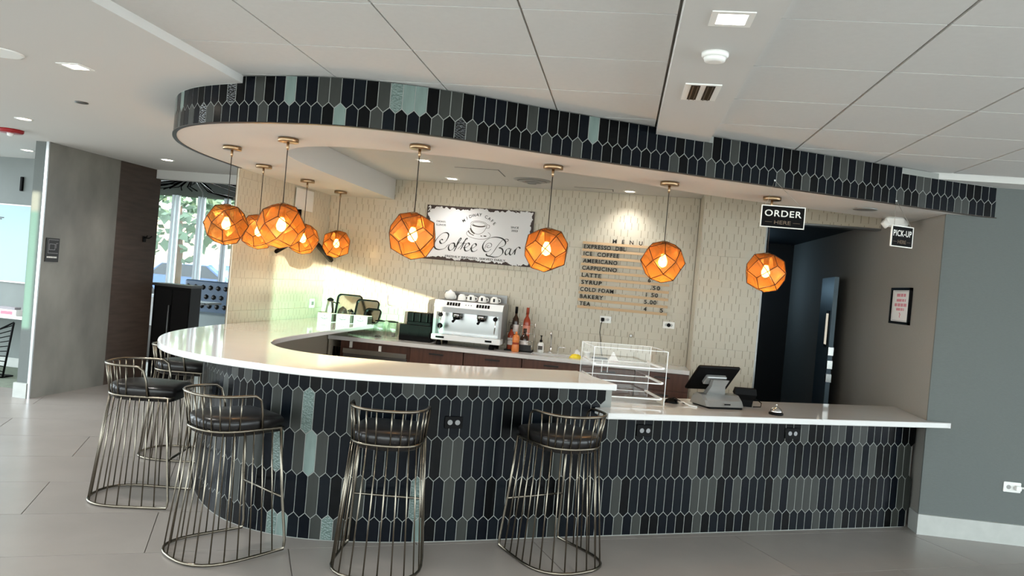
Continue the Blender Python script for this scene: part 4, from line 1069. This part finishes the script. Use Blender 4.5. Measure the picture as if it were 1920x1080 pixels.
# till
ps = thing('till', 'black touchscreen till on a silver stand seen from behind', 'till', (.735, 5.79, LOWZ), ang_c)
base = []
for k in range(13):
    a = PI*k/12; base.append((-.155+.0, -.12+.24*k/12, .012+.085*math.sin(a)))
prof = [(-.13, .015), (-.10, .055), (-.05, .088), (.02, .095), (.07, .07), (.11, .012)]
b_ = MB(); b_.loft([[(x, y*s_, z) for y, z in prof] for x, s_ in ((-.14, .9), (-.12, 1), (.15, 1), (.175, .88))]); b_.build('base', 'silver_plastic', ps)
MB().rbox(-.12, .16, -.13, .10, 0, .014, .01).build('foot', 'black_plastic', ps)
MB().loft([[(-.085, -.02, .085), (.075, -.02, .085), (.075, .03, .085), (-.085, .03, .085)], [(-.06, -.045, .15), (.055, -.045, .15), (.055, -.005, .15), (-.06, -.005, .15)], [(-.07, -.075, .20), (.065, -.075, .20), (.065, -.04, .20), (-.07, -.04, .20)]]).build('neck', 'silver_plastic', ps)
Ms = Matrix.Translation((-.03, -.02, .19)) @ Matrix.Rotation(math.radians(-38), 4, 'X')
Ms = Matrix.Translation((-.02, .015, .205)) @ Matrix.Rotation(math.radians(42), 4, 'X')
# screen leans towards the room at its top... the back faces the room
scr = MB(); scr.rbox(-.175, .175, -.125, .125, -.012, .012, .014, Ms @ Matrix.Rotation(PI/2, 4, 'X')); scr.build('screen_housing', 'black_plastic', ps)
MB().box(-.16, .16, .0125, .014, -.11, .11, Ms).build('screen', 'black_gloss', ps)
bk = MB(); bk.rbox(-.085, .085, -.03, .05, 0, .03, .01, Ms @ Matrix.Translation((0, -.012, .0)) @ Matrix.Rotation(PI/2, 4, 'X')); bk.build('mount_cover', 'silver_plastic', ps)
MB().box(.0, .05, -.1325, -.1315, .03, .04).build('badge', 'black_plastic', ps)
cd_ = thing('card_reader', 'black card terminal standing right of the till', 'card reader', (.975, 5.98, LOWZ), math.radians(10))
Mr = Matrix.Translation((0, 0, .0))
MB().loft([[(-.05, -.04, 0), (.05, -.04, 0), (.05, .04, 0), (-.05, .04, 0)], [(-.05, -.045, .05), (.055, -.045, .05), (.055, .03, .05), (-.05, .03, .05)], [(-.09, -.06, .09), (.075, -.06, .09), (.075, .0, .10), (-.09, .0, .10)], [(-.085, -.05, .135), (.07, -.05, .135), (.07, -.02, .14), (-.085, -.02, .14)]]).build('body', 'black_plastic', cd_)
MB().tube([(.05, .0, .05), (.10, .02, .055), (.135, .0, .03), (.12, -.03, .006), (.06, -.04, .004)], .0035, 6).build('cable', 'black_plastic', cd_)
cb = thing('cable_bundle', 'tangle of black plugs and white cable between display and till', 'cable', (.43, 5.72, LOWZ))
lump(MB(), (0, 0, 0), .05, .03, .03, 9).build('plug_block', 'black_plastic', cb)
MB().tube([(.04, .0, .012), (.08, -.03, .02), (.12, -.07, .006), (.17, -.10, .005)], .005, 6).build('white_cable', 'white_plastic', cb)
MB().tube([(-.04, .03, .01), (.02, .05, .035), (.07, .03, .012), (.09, -.01, .006)], .004, 6).build('black_cable', 'black_plastic', cb)
bl = thing('counter_bell', 'small chrome counter bell on the low counter', 'bell', (1.155, 5.69, LOWZ))
MB().lathe([(.048, 0), (.05, .003), (.05, .014), (.044, .018)], n=22).build('base', 'black_plastic', bl)
MB().lathe([(.042, .018), (.042, .024), (.036, .04), (.022, .052), (.006, .056)], n=22).build('dome', 'chrome', bl)
MB().lathe([(.004, .055), (.004, .066), (.008, .068), (.007, .074), (.002, .076)], n=10).build('button', 'chrome', bl)

# hanging signs
def hang_sign(name, big, small, loc, rz, w_, h_, label, hook):
    r = thing(name, label, 'sign', loc, rz)
    MB().box(-w_/2, w_/2, -.004, .004, -h_/2, h_/2).build('board', 'sign_black', r)
    b_ = MB(); t_ = .005
    b_.box(-w_/2-.001, w_/2+.001, -.0055, .0055, h_/2-t_, h_/2+.001); b_.box(-w_/2-.001, w_/2+.001, -.0055, .0055, -h_/2-.001, -h_/2+t_)
    b_.box(-w_/2-.001, -w_/2+t_, -.0055, .0055, -h_/2, h_/2); b_.box(w_/2-t_, w_/2+.001, -.0055, .0055, -h_/2, h_/2); b_.build('border', 'sign_white_letter', r)
    text_mesh('lettering', big, 'sign_white_letter', r, width=w_*.84, height=h_*.30, M=face_matrix((0, -.0042, h_*.15), (1, 0, 0), (0, -1, 0)), bold=.012, spacing=1.12)
    text_mesh('lettering', small, 'sign_dim_letter', r, width=w_*.38, height=h_*.17, M=face_matrix((0, -.0042, -h_*.26), (1, 0, 0), (0, -1, 0)), bold=.01)
    d_ = MB(); d_.box(-w_*.4, -w_*.24, -.005, -.0041, -h_*.265, -h_*.25); d_.box(w_*.24, w_*.4, -.005, -.0041, -h_*.265, -h_*.25); d_.build('dash', 'sign_dim_letter', r)
    H = Vector(hook)-Vector(loc); c_, s_ = math.cos(-rz), math.sin(-rz); H = Vector((H.x*c_-H.y*s_, H.x*s_+H.y*c_, H.z))
    MB().tube([(-w_*.4, 0, h_/2), H, (w_*.4, 0, h_/2)], .0018, 5).build('cord', 'grid', r)
    MB().ico(tuple(H), .007, 1).build('hook', 'acrylic_edge', r)
hang_sign('order_sign', 'ORDER', 'HERE', (1.02, 5.37, 2.228), math.radians(3), .285, .145, 'black hanging sign reading ORDER HERE', (.955, 5.41, 2.475))
hang_sign('pickup_sign', 'PICK-UP', 'HERE', (1.935, 5.84, 2.2), math.radians(28), .198, .148, 'black hanging sign reading PICK-UP HERE', (1.885, 5.865, 2.455))

# soffit fittings
sk_ = thing('soffit_speaker', 'flat grey round grille in the soffit above the doorway', 'speaker', (1.79, 6.256, SOF))
MB().lathe([(.085, .004), (.088, 0), (.086, -.006), (.07, -.006)], n=28).build('ring', 'silver_plastic', sk_); MB().lathe([(.07, -.003), (.0, -.0035)], n=28).build('grille', 'steel_dark', sk_)
em_ = thing('emergency_light', 'white emergency light under the soffit behind the pick-up sign', 'lamp', (2.16, 6.72, SOF))
MB().rbox(-.07, .07, -.045, .045, -.075, .004, .02).build('housing', 'white_plastic', em_)
for sx in (-1, 1): MB().lathe([(.03, 0), (.038, -.05), (.034, -.055)], n=16, M=Matrix.Translation((sx*.09, -.01, -.03)) @ Matrix.Rotation(sx*.9, 4, 'Y')).build('lamp_head', 'white_plastic', em_)

# ================================================================== CEILING FITTINGS
def downlight(x, y, label, z=DRY, energy=30, r=.06, square=False, col=(1, .97, .92), grp='recessed ceiling downlights'):
    t = thing('downlight', label, 'light', (x, y, z), 0, grp)
    if square:
        b = MB(); s_ = r*1.45
        b.box(-s_, s_, -s_, -r, -.004, .002); b.box(-s_, s_, r, s_, -.004, .002); b.box(-s_, -r, -r, r, -.004, .002); b.box(r, s_, -r, r, -.004, .002); b.build('trim', 'white_plastic', t)
        MB().box(-r, r, -r, r, -.002, .0).build('lens', 'lamp_glow', t)
    else:
        MB().lathe([(r*1.02, .001), (r*1.32, 0), (r*1.30, -.004), (r, -.004)], n=28, cap0=False, cap1=False).build('trim', 'white_plastic', t)
        MB().lathe([(r, -.001), (r*.5, -.0012), (.0, -.0013)], n=24).build('lens', 'lamp_glow', t)
    ld = bpy.data.lights.new('downlight_beam', 'SPOT'); ld.energy = energy; ld.color = col; ld.spot_size = math.radians(125); ld.spot_blend = .8; ld.shadow_soft_size = r
    lo_ = bpy.data.objects.new('downlight_beam', ld); COL.objects.link(lo_); lo_.parent = t; lo_.location = (0, 0, -.02)
downlight(-3.215, 4.057, 'bright recessed downlight in the left drywall ceiling, nearest the viewer', energy=60, r=.05, square=True)
downlight(-5.142, 5.93, 'recessed downlight in the left ceiling beside the red strobe', r=.055)
downlight(-6.888, 8.035, 'recessed downlight over the whiteboard alcove', r=.055)
downlight(-5.143, 8.03, 'recessed downlight near the timber panel', r=.06)
downlight(.306, 2.862, 'square bright recessed light in the ceiling beam', DRY-.004, 60, .052, True)
downlight(-1.861, 6.801, 'recessed downlight inside the bar behind the pendant cord near the coffee sign', energy=34, r=.045, square=True)
downlight(-1.854, 7.947, 'recessed downlight just above the coffee sign', energy=17, r=.045, square=True)
downlight(-.004, 7.992, 'recessed downlight above the menu board', energy=17, r=.05)
for x, y, nm in ((-4.3, 1.0, 'left'), (.306, .6, 'centre')):  # added downlights out of view, brightening the room
    downlight(x, y, 'unseen downlight added above the viewer for fill, %s row' % nm, DRY-(.004 if x > 0 else 0), 60, .06, True)
def disc(name, x, y, z, prof, m, label, cat, n=24):
    return tag(MB().lathe(prof, c=(x, y, z), n=n).build(name, m), label, cat)
stb = thing('strobe_alarm', 'dark red fire alarm strobe on the left ceiling', 'alarm', (-5.824, 6.566, DRY))
MB().lathe([(.11, 0), (.11, -.02), (.10, -.032), (.03, -.034)], n=26).build('base', 'red', stb); MB().lathe([(.03, -.033), (.025, -.06), (.005, -.066)], n=14).build('lens', 'acrylic_edge', stb)
disc('sprinkler_cover', -3.956, 5.08, DRY, [(.045, 0), (.045, -.006), (.03, -.008)], 'steel_dark', 'small dark round sprinkler cover on the left ceiling', 'sprinkler')
spk = thing('ceiling_speaker', 'large round grey speaker grille at the left picture edge', 'speaker', (-3.50, 3.82, DRY))
MB().lathe([(.11, .001), (.125, 0), (.123, -.006), (.11, -.006)], n=32).build('ring', 'white_plastic', spk); MB().lathe([(.11, -.004), (.0, -.0045)], n=32).build('grille', 'plinth', spk)
smk = thing('smoke_detector', 'round white smoke detector on the ceiling beam', 'detector', (.296, 3.273, DRY-.004))
MB().lathe([(.055, 0), (.055, -.012), (.05, -.02)], n=26).build('base', 'white_plastic', smk); MB().lathe([(.046, -.019), (.042, -.034), (.025, -.038)], n=24).build('chamber', 'white_plastic', smk)
vt = thing('slot_vent', 'white linear slot air vent with two black slots in the ceiling beam', 'vent', (.30, 3.90, DRY-.004))
MB().box(-.085, .085, -.15, .15, -.006, 0).build('frame', 'white_plastic', vt)
for x in (-.035, .035): MB().box(x-.022, x+.022, -.135, .135, -.0075, -.0062).build('slot', 'black_plastic', vt)
for x in (-.046, -.024, .024, .046): MB().box(x-.003, x+.003, -.135, .135, -.010, -.0076).build('blade', 'handle_dark', vt)
df = thing('round_diffuser', 'round white air diffuser in the ceiling over the back worktop', 'vent', (-.971, 7.642, DRY))
for r0, r1, z in ((.15, .19, -.004), (.095, .14, -.016), (.045, .085, -.028)):
    MB().lathe([(r0, z-.002), (r1, z+.004), (r1, z), (r0, z-.008)], n=32, cap0=False, cap1=False).build('cone', 'silver_plastic', df)
MB().lathe([(.04, -.03), (.0, -.032)], n=20).build('core', 'steel_dark', df); MB().lathe([(.14, -.001), (.0, -.001)], n=28).build('throat', 'handle_dark', df)
def hatch(x, y, w_, d_, label):
    t = thing('access_panel', label, 'access panel', (x, y, DRY))
    MB().box(-w_/2, w_/2, -d_/2, d_/2, -.003, 0).build('lid', 'drywall', t); MB().box(-w_/2-.01, w_/2+.01, -d_/2-.012, -d_/2, -.002, 0).build('shadow_gap', 'handle_dark', t)
    MB().box(w_/2, w_/2+.010, -d_/2, d_/2, -.002, 0).build('shadow_gap', 'handle_dark', t)
hatch(-1.43, 7.30, .40, .42, 'square access panel in the ceiling left of the round diffuser')
hatch(-.37, 8.02, .38, .16, 'slim access panel in the ceiling above the menu board')

# ================================================================== RIGHT SIDE
nf = thing('framed_notice', 'small black framed notice with pink printing on the side wall', 'framed notice', (2.378, 7.025, 1.72), -PI/2)
fr_ = MB(); w_, h_ = .46, .312
for a in ((-w_/2, w_/2, h_/2-.022, h_/2), (-w_/2, w_/2, -h_/2, -h_/2+.022), (-w_/2, -w_/2+.022, -h_/2, h_/2), (w_/2-.022, w_/2, -h_/2, h_/2)): fr_.box(a[0], a[1], -.022, -.001, a[2], a[3])
fr_.build('frame', 'black_plastic', nf); MB().box(-w_/2+.02, w_/2-.02, -.010, -.004, -h_/2+.02, h_/2-.02).build('sheet', 'paper', nf)
rd = random.Random(4)
for z, hw, h in ((.092, .10, .026), (.048, .10, .022), (.008, .14, .026), (-.03, .09, .022)):
    t = MB(); x = -hw
    while x < hw:
        ww = rd.uniform(.012, .022); t.box(x, x+ww, -.0112, -.0101, z-h/2, z+h/2); x += ww+rd.choice((.006, .008, .02))
    t.build('print_line', 'pink_ink', nf)['kind'] = 'stuff'
t = MB(); t.tube([(-.01, -.0105, -.06), (.012, -.0105, -.075), (-.002, -.0105, -.088), (.004, -.0105, -.10)], .004, 5); t.build('print_mark', 'pink_ink', nf)
bd = MB()
for a in ((-.185, .185, .124, .127), (-.185, .185, -.127, -.124), (-.185, -.181, -.127, .127), (.181, .185, -.127, .127)): bd.box(a[0], a[1], -.0108, -.0101, a[2], a[3])
bd.build('print_border', 'grey_ink', nf)
wo = thing('wall_outlet', 'white outlet with a white plug low on the grey wall at right', 'outlet', (3.02, 6.281, .428), math.radians(2))
MB().rbox(-.062, .062, -.038, .038, 0, .007, .006, Matrix.Rotation(PI/2, 4, 'X')).build('plate', 'white_plastic', wo)
for sx in (-.026, .026): MB().cyl((sx, 0, .007), .016, .002, 14, M=Matrix.Rotation(PI/2, 4, 'X')).build('socket', 'silver_plastic', wo)
MB().rbox(.01, .05, -.018, .018, .009, .045, .008, Matrix.Rotation(PI/2, 4, 'X')).build('plug', 'white_plastic', wo)
MB().tube([(.045, -.03, .004), (.09, -.04, .012), (.2, -.03, .010), (.4, -.03, .0)], .008, 6).build('cable', 'white_plastic', wo)
# corridor door, folded back against the side wall
dr = thing('door_1', 'dark blue door open in the corridor with a slim vision panel', 'door', (2.25, 8.89, 0), kind='structure')
Md = Matrix.Rotation(math.radians(84.5), 4, 'Z')
MB().box(-.42, .40, -.022, .022, .01, 1.98, Md).build('leaf', 'door_blue', dr)
MB().box(-.31, -.13, .0225, .030, 1.23, 1.62, Md).build('vision_frame', 'black_plastic', dr); MB().box(-.285, -.155, .0305, .033, 1.26, 1.59, Md).build('vision_pane', 'lit_pane', dr)
for z in (1.20, 1.06, .92): MB().rbox(-.455, -.40, -.03, .03, z-.045, z+.045, .006, Md).build('lock_plate', 'steel', dr)
ld = bpy.data.lights.new('corridor_glow', 'POINT'); ld.energy = 3.0; ld.color = (.45, .75, 1.0); ld.shadow_soft_size = .1  # added unseen light for the blue glow inside the corridor
lg = thing('corridor_fill', 'unseen bluish fill light added at the far end of the dark corridor', 'light', (1.55, 11.2, 2.4)); MB().lathe([(.05, .06), (.05, 0), (.0, -.01)], n=14).build('housing', 'hall_dark', lg)
lo_ = bpy.data.objects.new('corridor_glow', ld); COL.objects.link(lo_); lo_.parent = lg; lo_.location = (.1, -.25, -.5)

# ================================================================== LEFT SIDE
ws = thing('restroom_sign', 'small dark door plate on the concrete-look pier', 'sign', (-5.944, 7.37, 1.55), PI/2)
MB().box(-.095, .095, -.008, 0, -.125, .125).build('plate', 'handle_dark', ws)
e = MB()
for a in ((-.065, .08, .105, .109), (-.065, .08, -.035, -.031), (-.065, -.061, -.035, .109), (-.05, .03, .06, .064), (-.05, .03, 0, .004), (-.05, -.046, 0, .064), (.03, .034, 0, .064), (.045, .075, .07, .074), (.045, .049, .02, .074)): e.box(a[0], a[1], -.0095, -.0081, a[2], a[3])
e.build('plan_lines', 'grey_ink', ws)
e = MB(); x = -.075
rd = random.Random(3)
while x < .07: ww = rd.uniform(.008, .014); e.box(x, x+ww, -.0095, -.0081, -.085, -.068); x += ww+.006
e.build('lettering', 'sign_white_letter', ws)
wbd = thing('whiteboard', 'large white dry-erase board on the alcove wall', 'whiteboard', (-8.0, 8.84, 1.62), 0)
MB().box(-1.3, .92, -.015, 0, -.53, .43).build('board', 'board_white', wbd); MB().box(-1.31, .93, -.02, 0, .43, .445).build('rim', 'white_plastic', wbd); MB().box(-1.31, .93, -.03, 0, -.545, -.53).build('rim', 'white_plastic', wbd)
e = MB()
for x, z, l in ((.04, .26, .14), (.06, .242, .09), (.03, -.22, .10)): e.box(x, x+l, -.0165, -.0151, z, z+.012)
e.build('marker_notes', 'handle_dark', wbd)
hk = tag(MB().rbox(-.018, .018, -.03, .0, -.09, .09, .008, Matrix.Translation((-7.62, 8.85, 2.33))).build('wall_hook', 'black_plastic'), 'short black vertical fitting above the whiteboard', 'fitting')
dk = thing('alcove_desk', 'white shelf desk below the whiteboard', 'desk', (-7.6, 8.5, 0))
MB().box(-1.6, 1.2, -.28, .33, .685, .715).build('top', 'white_plastic', dk); MB().box(.9, .94, -.2, .3, 0, .684).build('leg_panel', 'plinth', dk); MB().box(-1.5, -1.46, -.2, .3, 0, .684).build('leg_panel', 'plinth', dk)
tb = thing('tissue_box', 'red and white carton on the alcove desk', 'box', (-7.19, 8.33, .716))
MB().rbox(-.12, .12, -.06, .06, 0, .07, .006).build('carton', 'paper', tb); MB().box(-.085, .07, -.0612, -.0602, .012, .05).build('print', 'pink_ink', tb); MB().rbox(-.13, .09, -.05, .05, .07, .1, .006).build('lid_flap', 'grey_ink', tb)
wc = thing('wire_chair', 'black wire chair with fanned rods in the alcove', 'chair', (-7.1, 8.05, 0))
top_, bot_ = Vector((.20, 0, .665)), Vector((.11, 0, .02))
MB().tube([top_, bot_], .012, 8).build('frame_edge', 'black_plastic', wc)
MB().tube([(-.32, .0, .02), (-.26, 0, .42), (.20, 0, .665)], .010, 8).build('frame_edge', 'black_plastic', wc); MB().tube([(-.32, 0, .02), (.11, 0, .02)], .010, 8).build('foot_bar', 'black_plastic', wc)
for k in range(10):
    f = (k+.5)/10; a = top_.lerp(bot_, f*.95); MB().tube([a, (-.30, .0, .32+.14*(1-f)-.2*f)], .006, 6).build('rod', 'black_plastic', wc)
MB().tube([(.11, 0, .02), (.11, .15, .02), (-.32, .15, .02), (-.32, 0, .02)], .010, 8).build('base_bar', 'black_plastic', wc)

hkk = thing('coat_hook', 'small black double hook on the dark timber panel', 'hook', (-5.948, 8.93, 1.76), PI/2)
MB().rbox(-.03, .03, -.012, 0, -.03, .04, .004).build('plate', 'black_plastic', hkk)
for sx in (-1, 1): MB().tube([(0, -.012, .02), (sx*.03, -.05, .02), (sx*.05, -.075, .05)], .007, 6).build('prong', 'black_plastic', hkk)
# host stand beside the opening
hs = thing('host_stand', 'tall glossy black host stand with a pale top by the opening', 'host stand', (-5.69, 9.5, 0))
MB().box(-.27, .24, -.25, .0, 0, 1.19).build('carcass', 'host_black', hs); MB().box(-.30, .26, -.28, .0, 1.19, 1.225).build('top', 'steel_dark', hs)
MB().box(-.24, -.01, -.262, -.251, .06, 1.15).build('door', 'host_black', hs); MB().box(.0, .23, -.262, -.251, .06, 1.15).build('door', 'host_black', hs)
MB().tube([(-.03, -.285, .35), (-.03, -.285, .95)], .008, 8).build('handle', 'steel_dark', hs)
# lounge booth, table and the dark twig chandelier
bo = thing('booth', 'blue tufted leather booth under the lounge window', 'booth', (-8.15, 14.6, 0))
MB().rbox(-.75, .75, -.35, .32, .08, .46, .05).build('seat', 'booth_light', bo)
MB().rbox(-.75, .35, .24, .42, .42, 1.10, .05).build('backrest', 'booth_blue', bo); MB().rbox(.34, .75, .22, .42, .42, 1.10, .05).build('backrest', 'booth_light', bo)
for i in range(9):
    for j in range(3):
        x = -.66+.165*i+(.08 if j % 2 else 0); MB().ico((x, .235, .58+.19*j), .055, 1, (1, .35, 1)).build('button', 'handle_dark', bo)
MB().box(-.74, .74, -.34, .4, 0, .08).build('plinth', 'black_plastic', bo)
lt = thing('lounge_table', 'small pedestal table in front of the tufted booth', 'table', (-7.95, 13.6, 0))
MB().rbox(-.42, .42, -.3, .3, .70, .74, .02).build('top', 'steel', lt); MB().lathe([(.05, .03), (.05, .7)], n=14).build('pedestal', 'steel', lt); MB().lathe([(.25, 0), (.25, .015), (.06, .035)], n=24).build('base', 'steel_dark', lt)
st = thing('lounge_stool', 'dark low stool beside the pedestal table', 'stool', (-8.35, 13.35, 0))
MB().rbox(-.16, .16, -.16, .16, .40, .46, .03).build('seat', 'black_plastic', st)
for sx in (-.12, .12):
    for sy in (-.12, .12): MB().tube([(sx, sy, .41), (sx*1.2, sy*1.2, 0)], .012, 6).build('leg', 'black_plastic', st)
ch = thing('twig_chandelier', 'tangled dark metal chandelier under the black lounge ceiling', 'chandelier', (-6.6, 11.0, 2.86))
rd = random.Random(11)
MB().lathe([(.06, 0), (.06, -.03), (.01, -.05)], n=14).build('canopy', 'black_plastic', ch)
for k in range(22):
    a = rd.uniform(0, 2*PI); r_ = rd.uniform(.3, .95); z = rd.uniform(-.34, -.16); p1 = (r_*.5*math.cos(a), .4*r_*math.sin(a), z+.06); p2 = (r_*math.cos(a+.3), .6*r_*math.sin(a+.3), z)
    MB().tube([(0, 0, -.04), p1, p2], .010, 5).build('branch', 'black_plastic' if k % 4 else 'steel', ch)

# ================================================================== OUTSIDE THE LOUNGE WINDOW
gr = tag(MB().box(-60, 20, 16, 70, -.25, -.12).build('lawn', 'grass'), 'bright grass outside the lounge window', 'lawn', kind='structure')
tag(MB().box(-60, 20, 22, 30, -.119, -.10).build('street', 'asphalt'), 'street outside the lounge window', 'street', kind='structure')
tag(MB().box(-60, 20, 21.5, 22, -.119, -.02).build('street_kerb', 'kerb'), 'pale kerb in front of the street', 'kerb', kind='structure')
def car(x, y, m, lb):
    c = thing('car', lb, 'car', (x, y, -.10), 0)
    prof = [(-2.1, .35), (-2.1, .8), (-1.5, .95), (-.9, 1.4), (.7, 1.42), (1.4, .95), (2.1, .85), (2.15, .35)]
    MB().loft([[(px*s_, yy, pz_*z_+.0) for px, pz_ in prof] for yy, s_, z_ in ((-.85, .97, .97), (-.7, 1, 1), (.7, 1, 1), (.85, .97, .97))]).build('body', m, c)
    for px in (-1.35, 1.35):
        for sy in (-.86, .70): MB().lathe([(.33, 0), (.33, .18), (.2, .18)], n=18, M=Matrix.Translation((px, sy, .33)) @ Matrix.Rotation(-PI/2, 4, 'X')).build('wheel', 'tyre', c)
    MB().loft([[(-1.25, yy, .98), (-.85, yy, 1.34), (.62, yy, 1.36), (1.15, yy, .98)] for yy in (-.87, -.84)]).build('side_window', 'car_glass', c)
car(-13.6, 23.6, 'car_blue', 'blue car parked outside the lounge window'); car(-15.5, 27.5, 'car_red', 'red car beyond the blue one outside the lounge window')
tag(MB().box(-40, -8, 34, 36, -.12, 3.2).box(-38, -12, 33.9, 36, 3.2, 3.5).build('low_building', 'facade'), 'sandy low building across the street', 'building')
def tree(x, y, h, r, lb, seed, m):
    t = thing('tree', lb, 'tree', (x, y, -.12), 0, 'trees outside the lounge window'); rd = random.Random(seed)
    MB().tube([(0, 0, 0), (.05, 0, h*.4), (-.05, .05, h*.7)], [.16, .12, .06], 8).build('trunk', 'bark', t)
    mb = MB()
    for k in range(420):
        a = rd.uniform(0, 2*PI); b_ = math.acos(rd.uniform(-1, 1)); rr = r*rd.uniform(.45, 1.0)
        c = Vector((rr*math.sin(b_)*math.cos(a), rr*math.sin(b_)*math.sin(a), h*.68+rr*.9*math.cos(b_))); s_ = rd.uniform(.10, .24)
        u = Vector((rd.gauss(0, 1), rd.gauss(0, 1), rd.gauss(0, 1))).normalized(); v = u.orthogonal().normalized()
        mb.add([c+u*s_, c+v*s_*.6, c-u*s_, c-v*s_*.6], [(0, 1, 2, 3)])
    mb.build('foliage', m, t)['kind'] = 'stuff'
tree(-12.3, 20.0, 4.4, 1.7, 'leafy tree nearest the lounge window, left pane', 1, 'leaf'); tree(-13.8, 26.0, 5.5, 2.2, 'pale green tree behind the parked cars', 2, 'leaf_light'); tree(-8.6, 21.2, 4.8, 1.5, 'leafy tree outside the right part of the lounge window', 3, 'leaf_light')
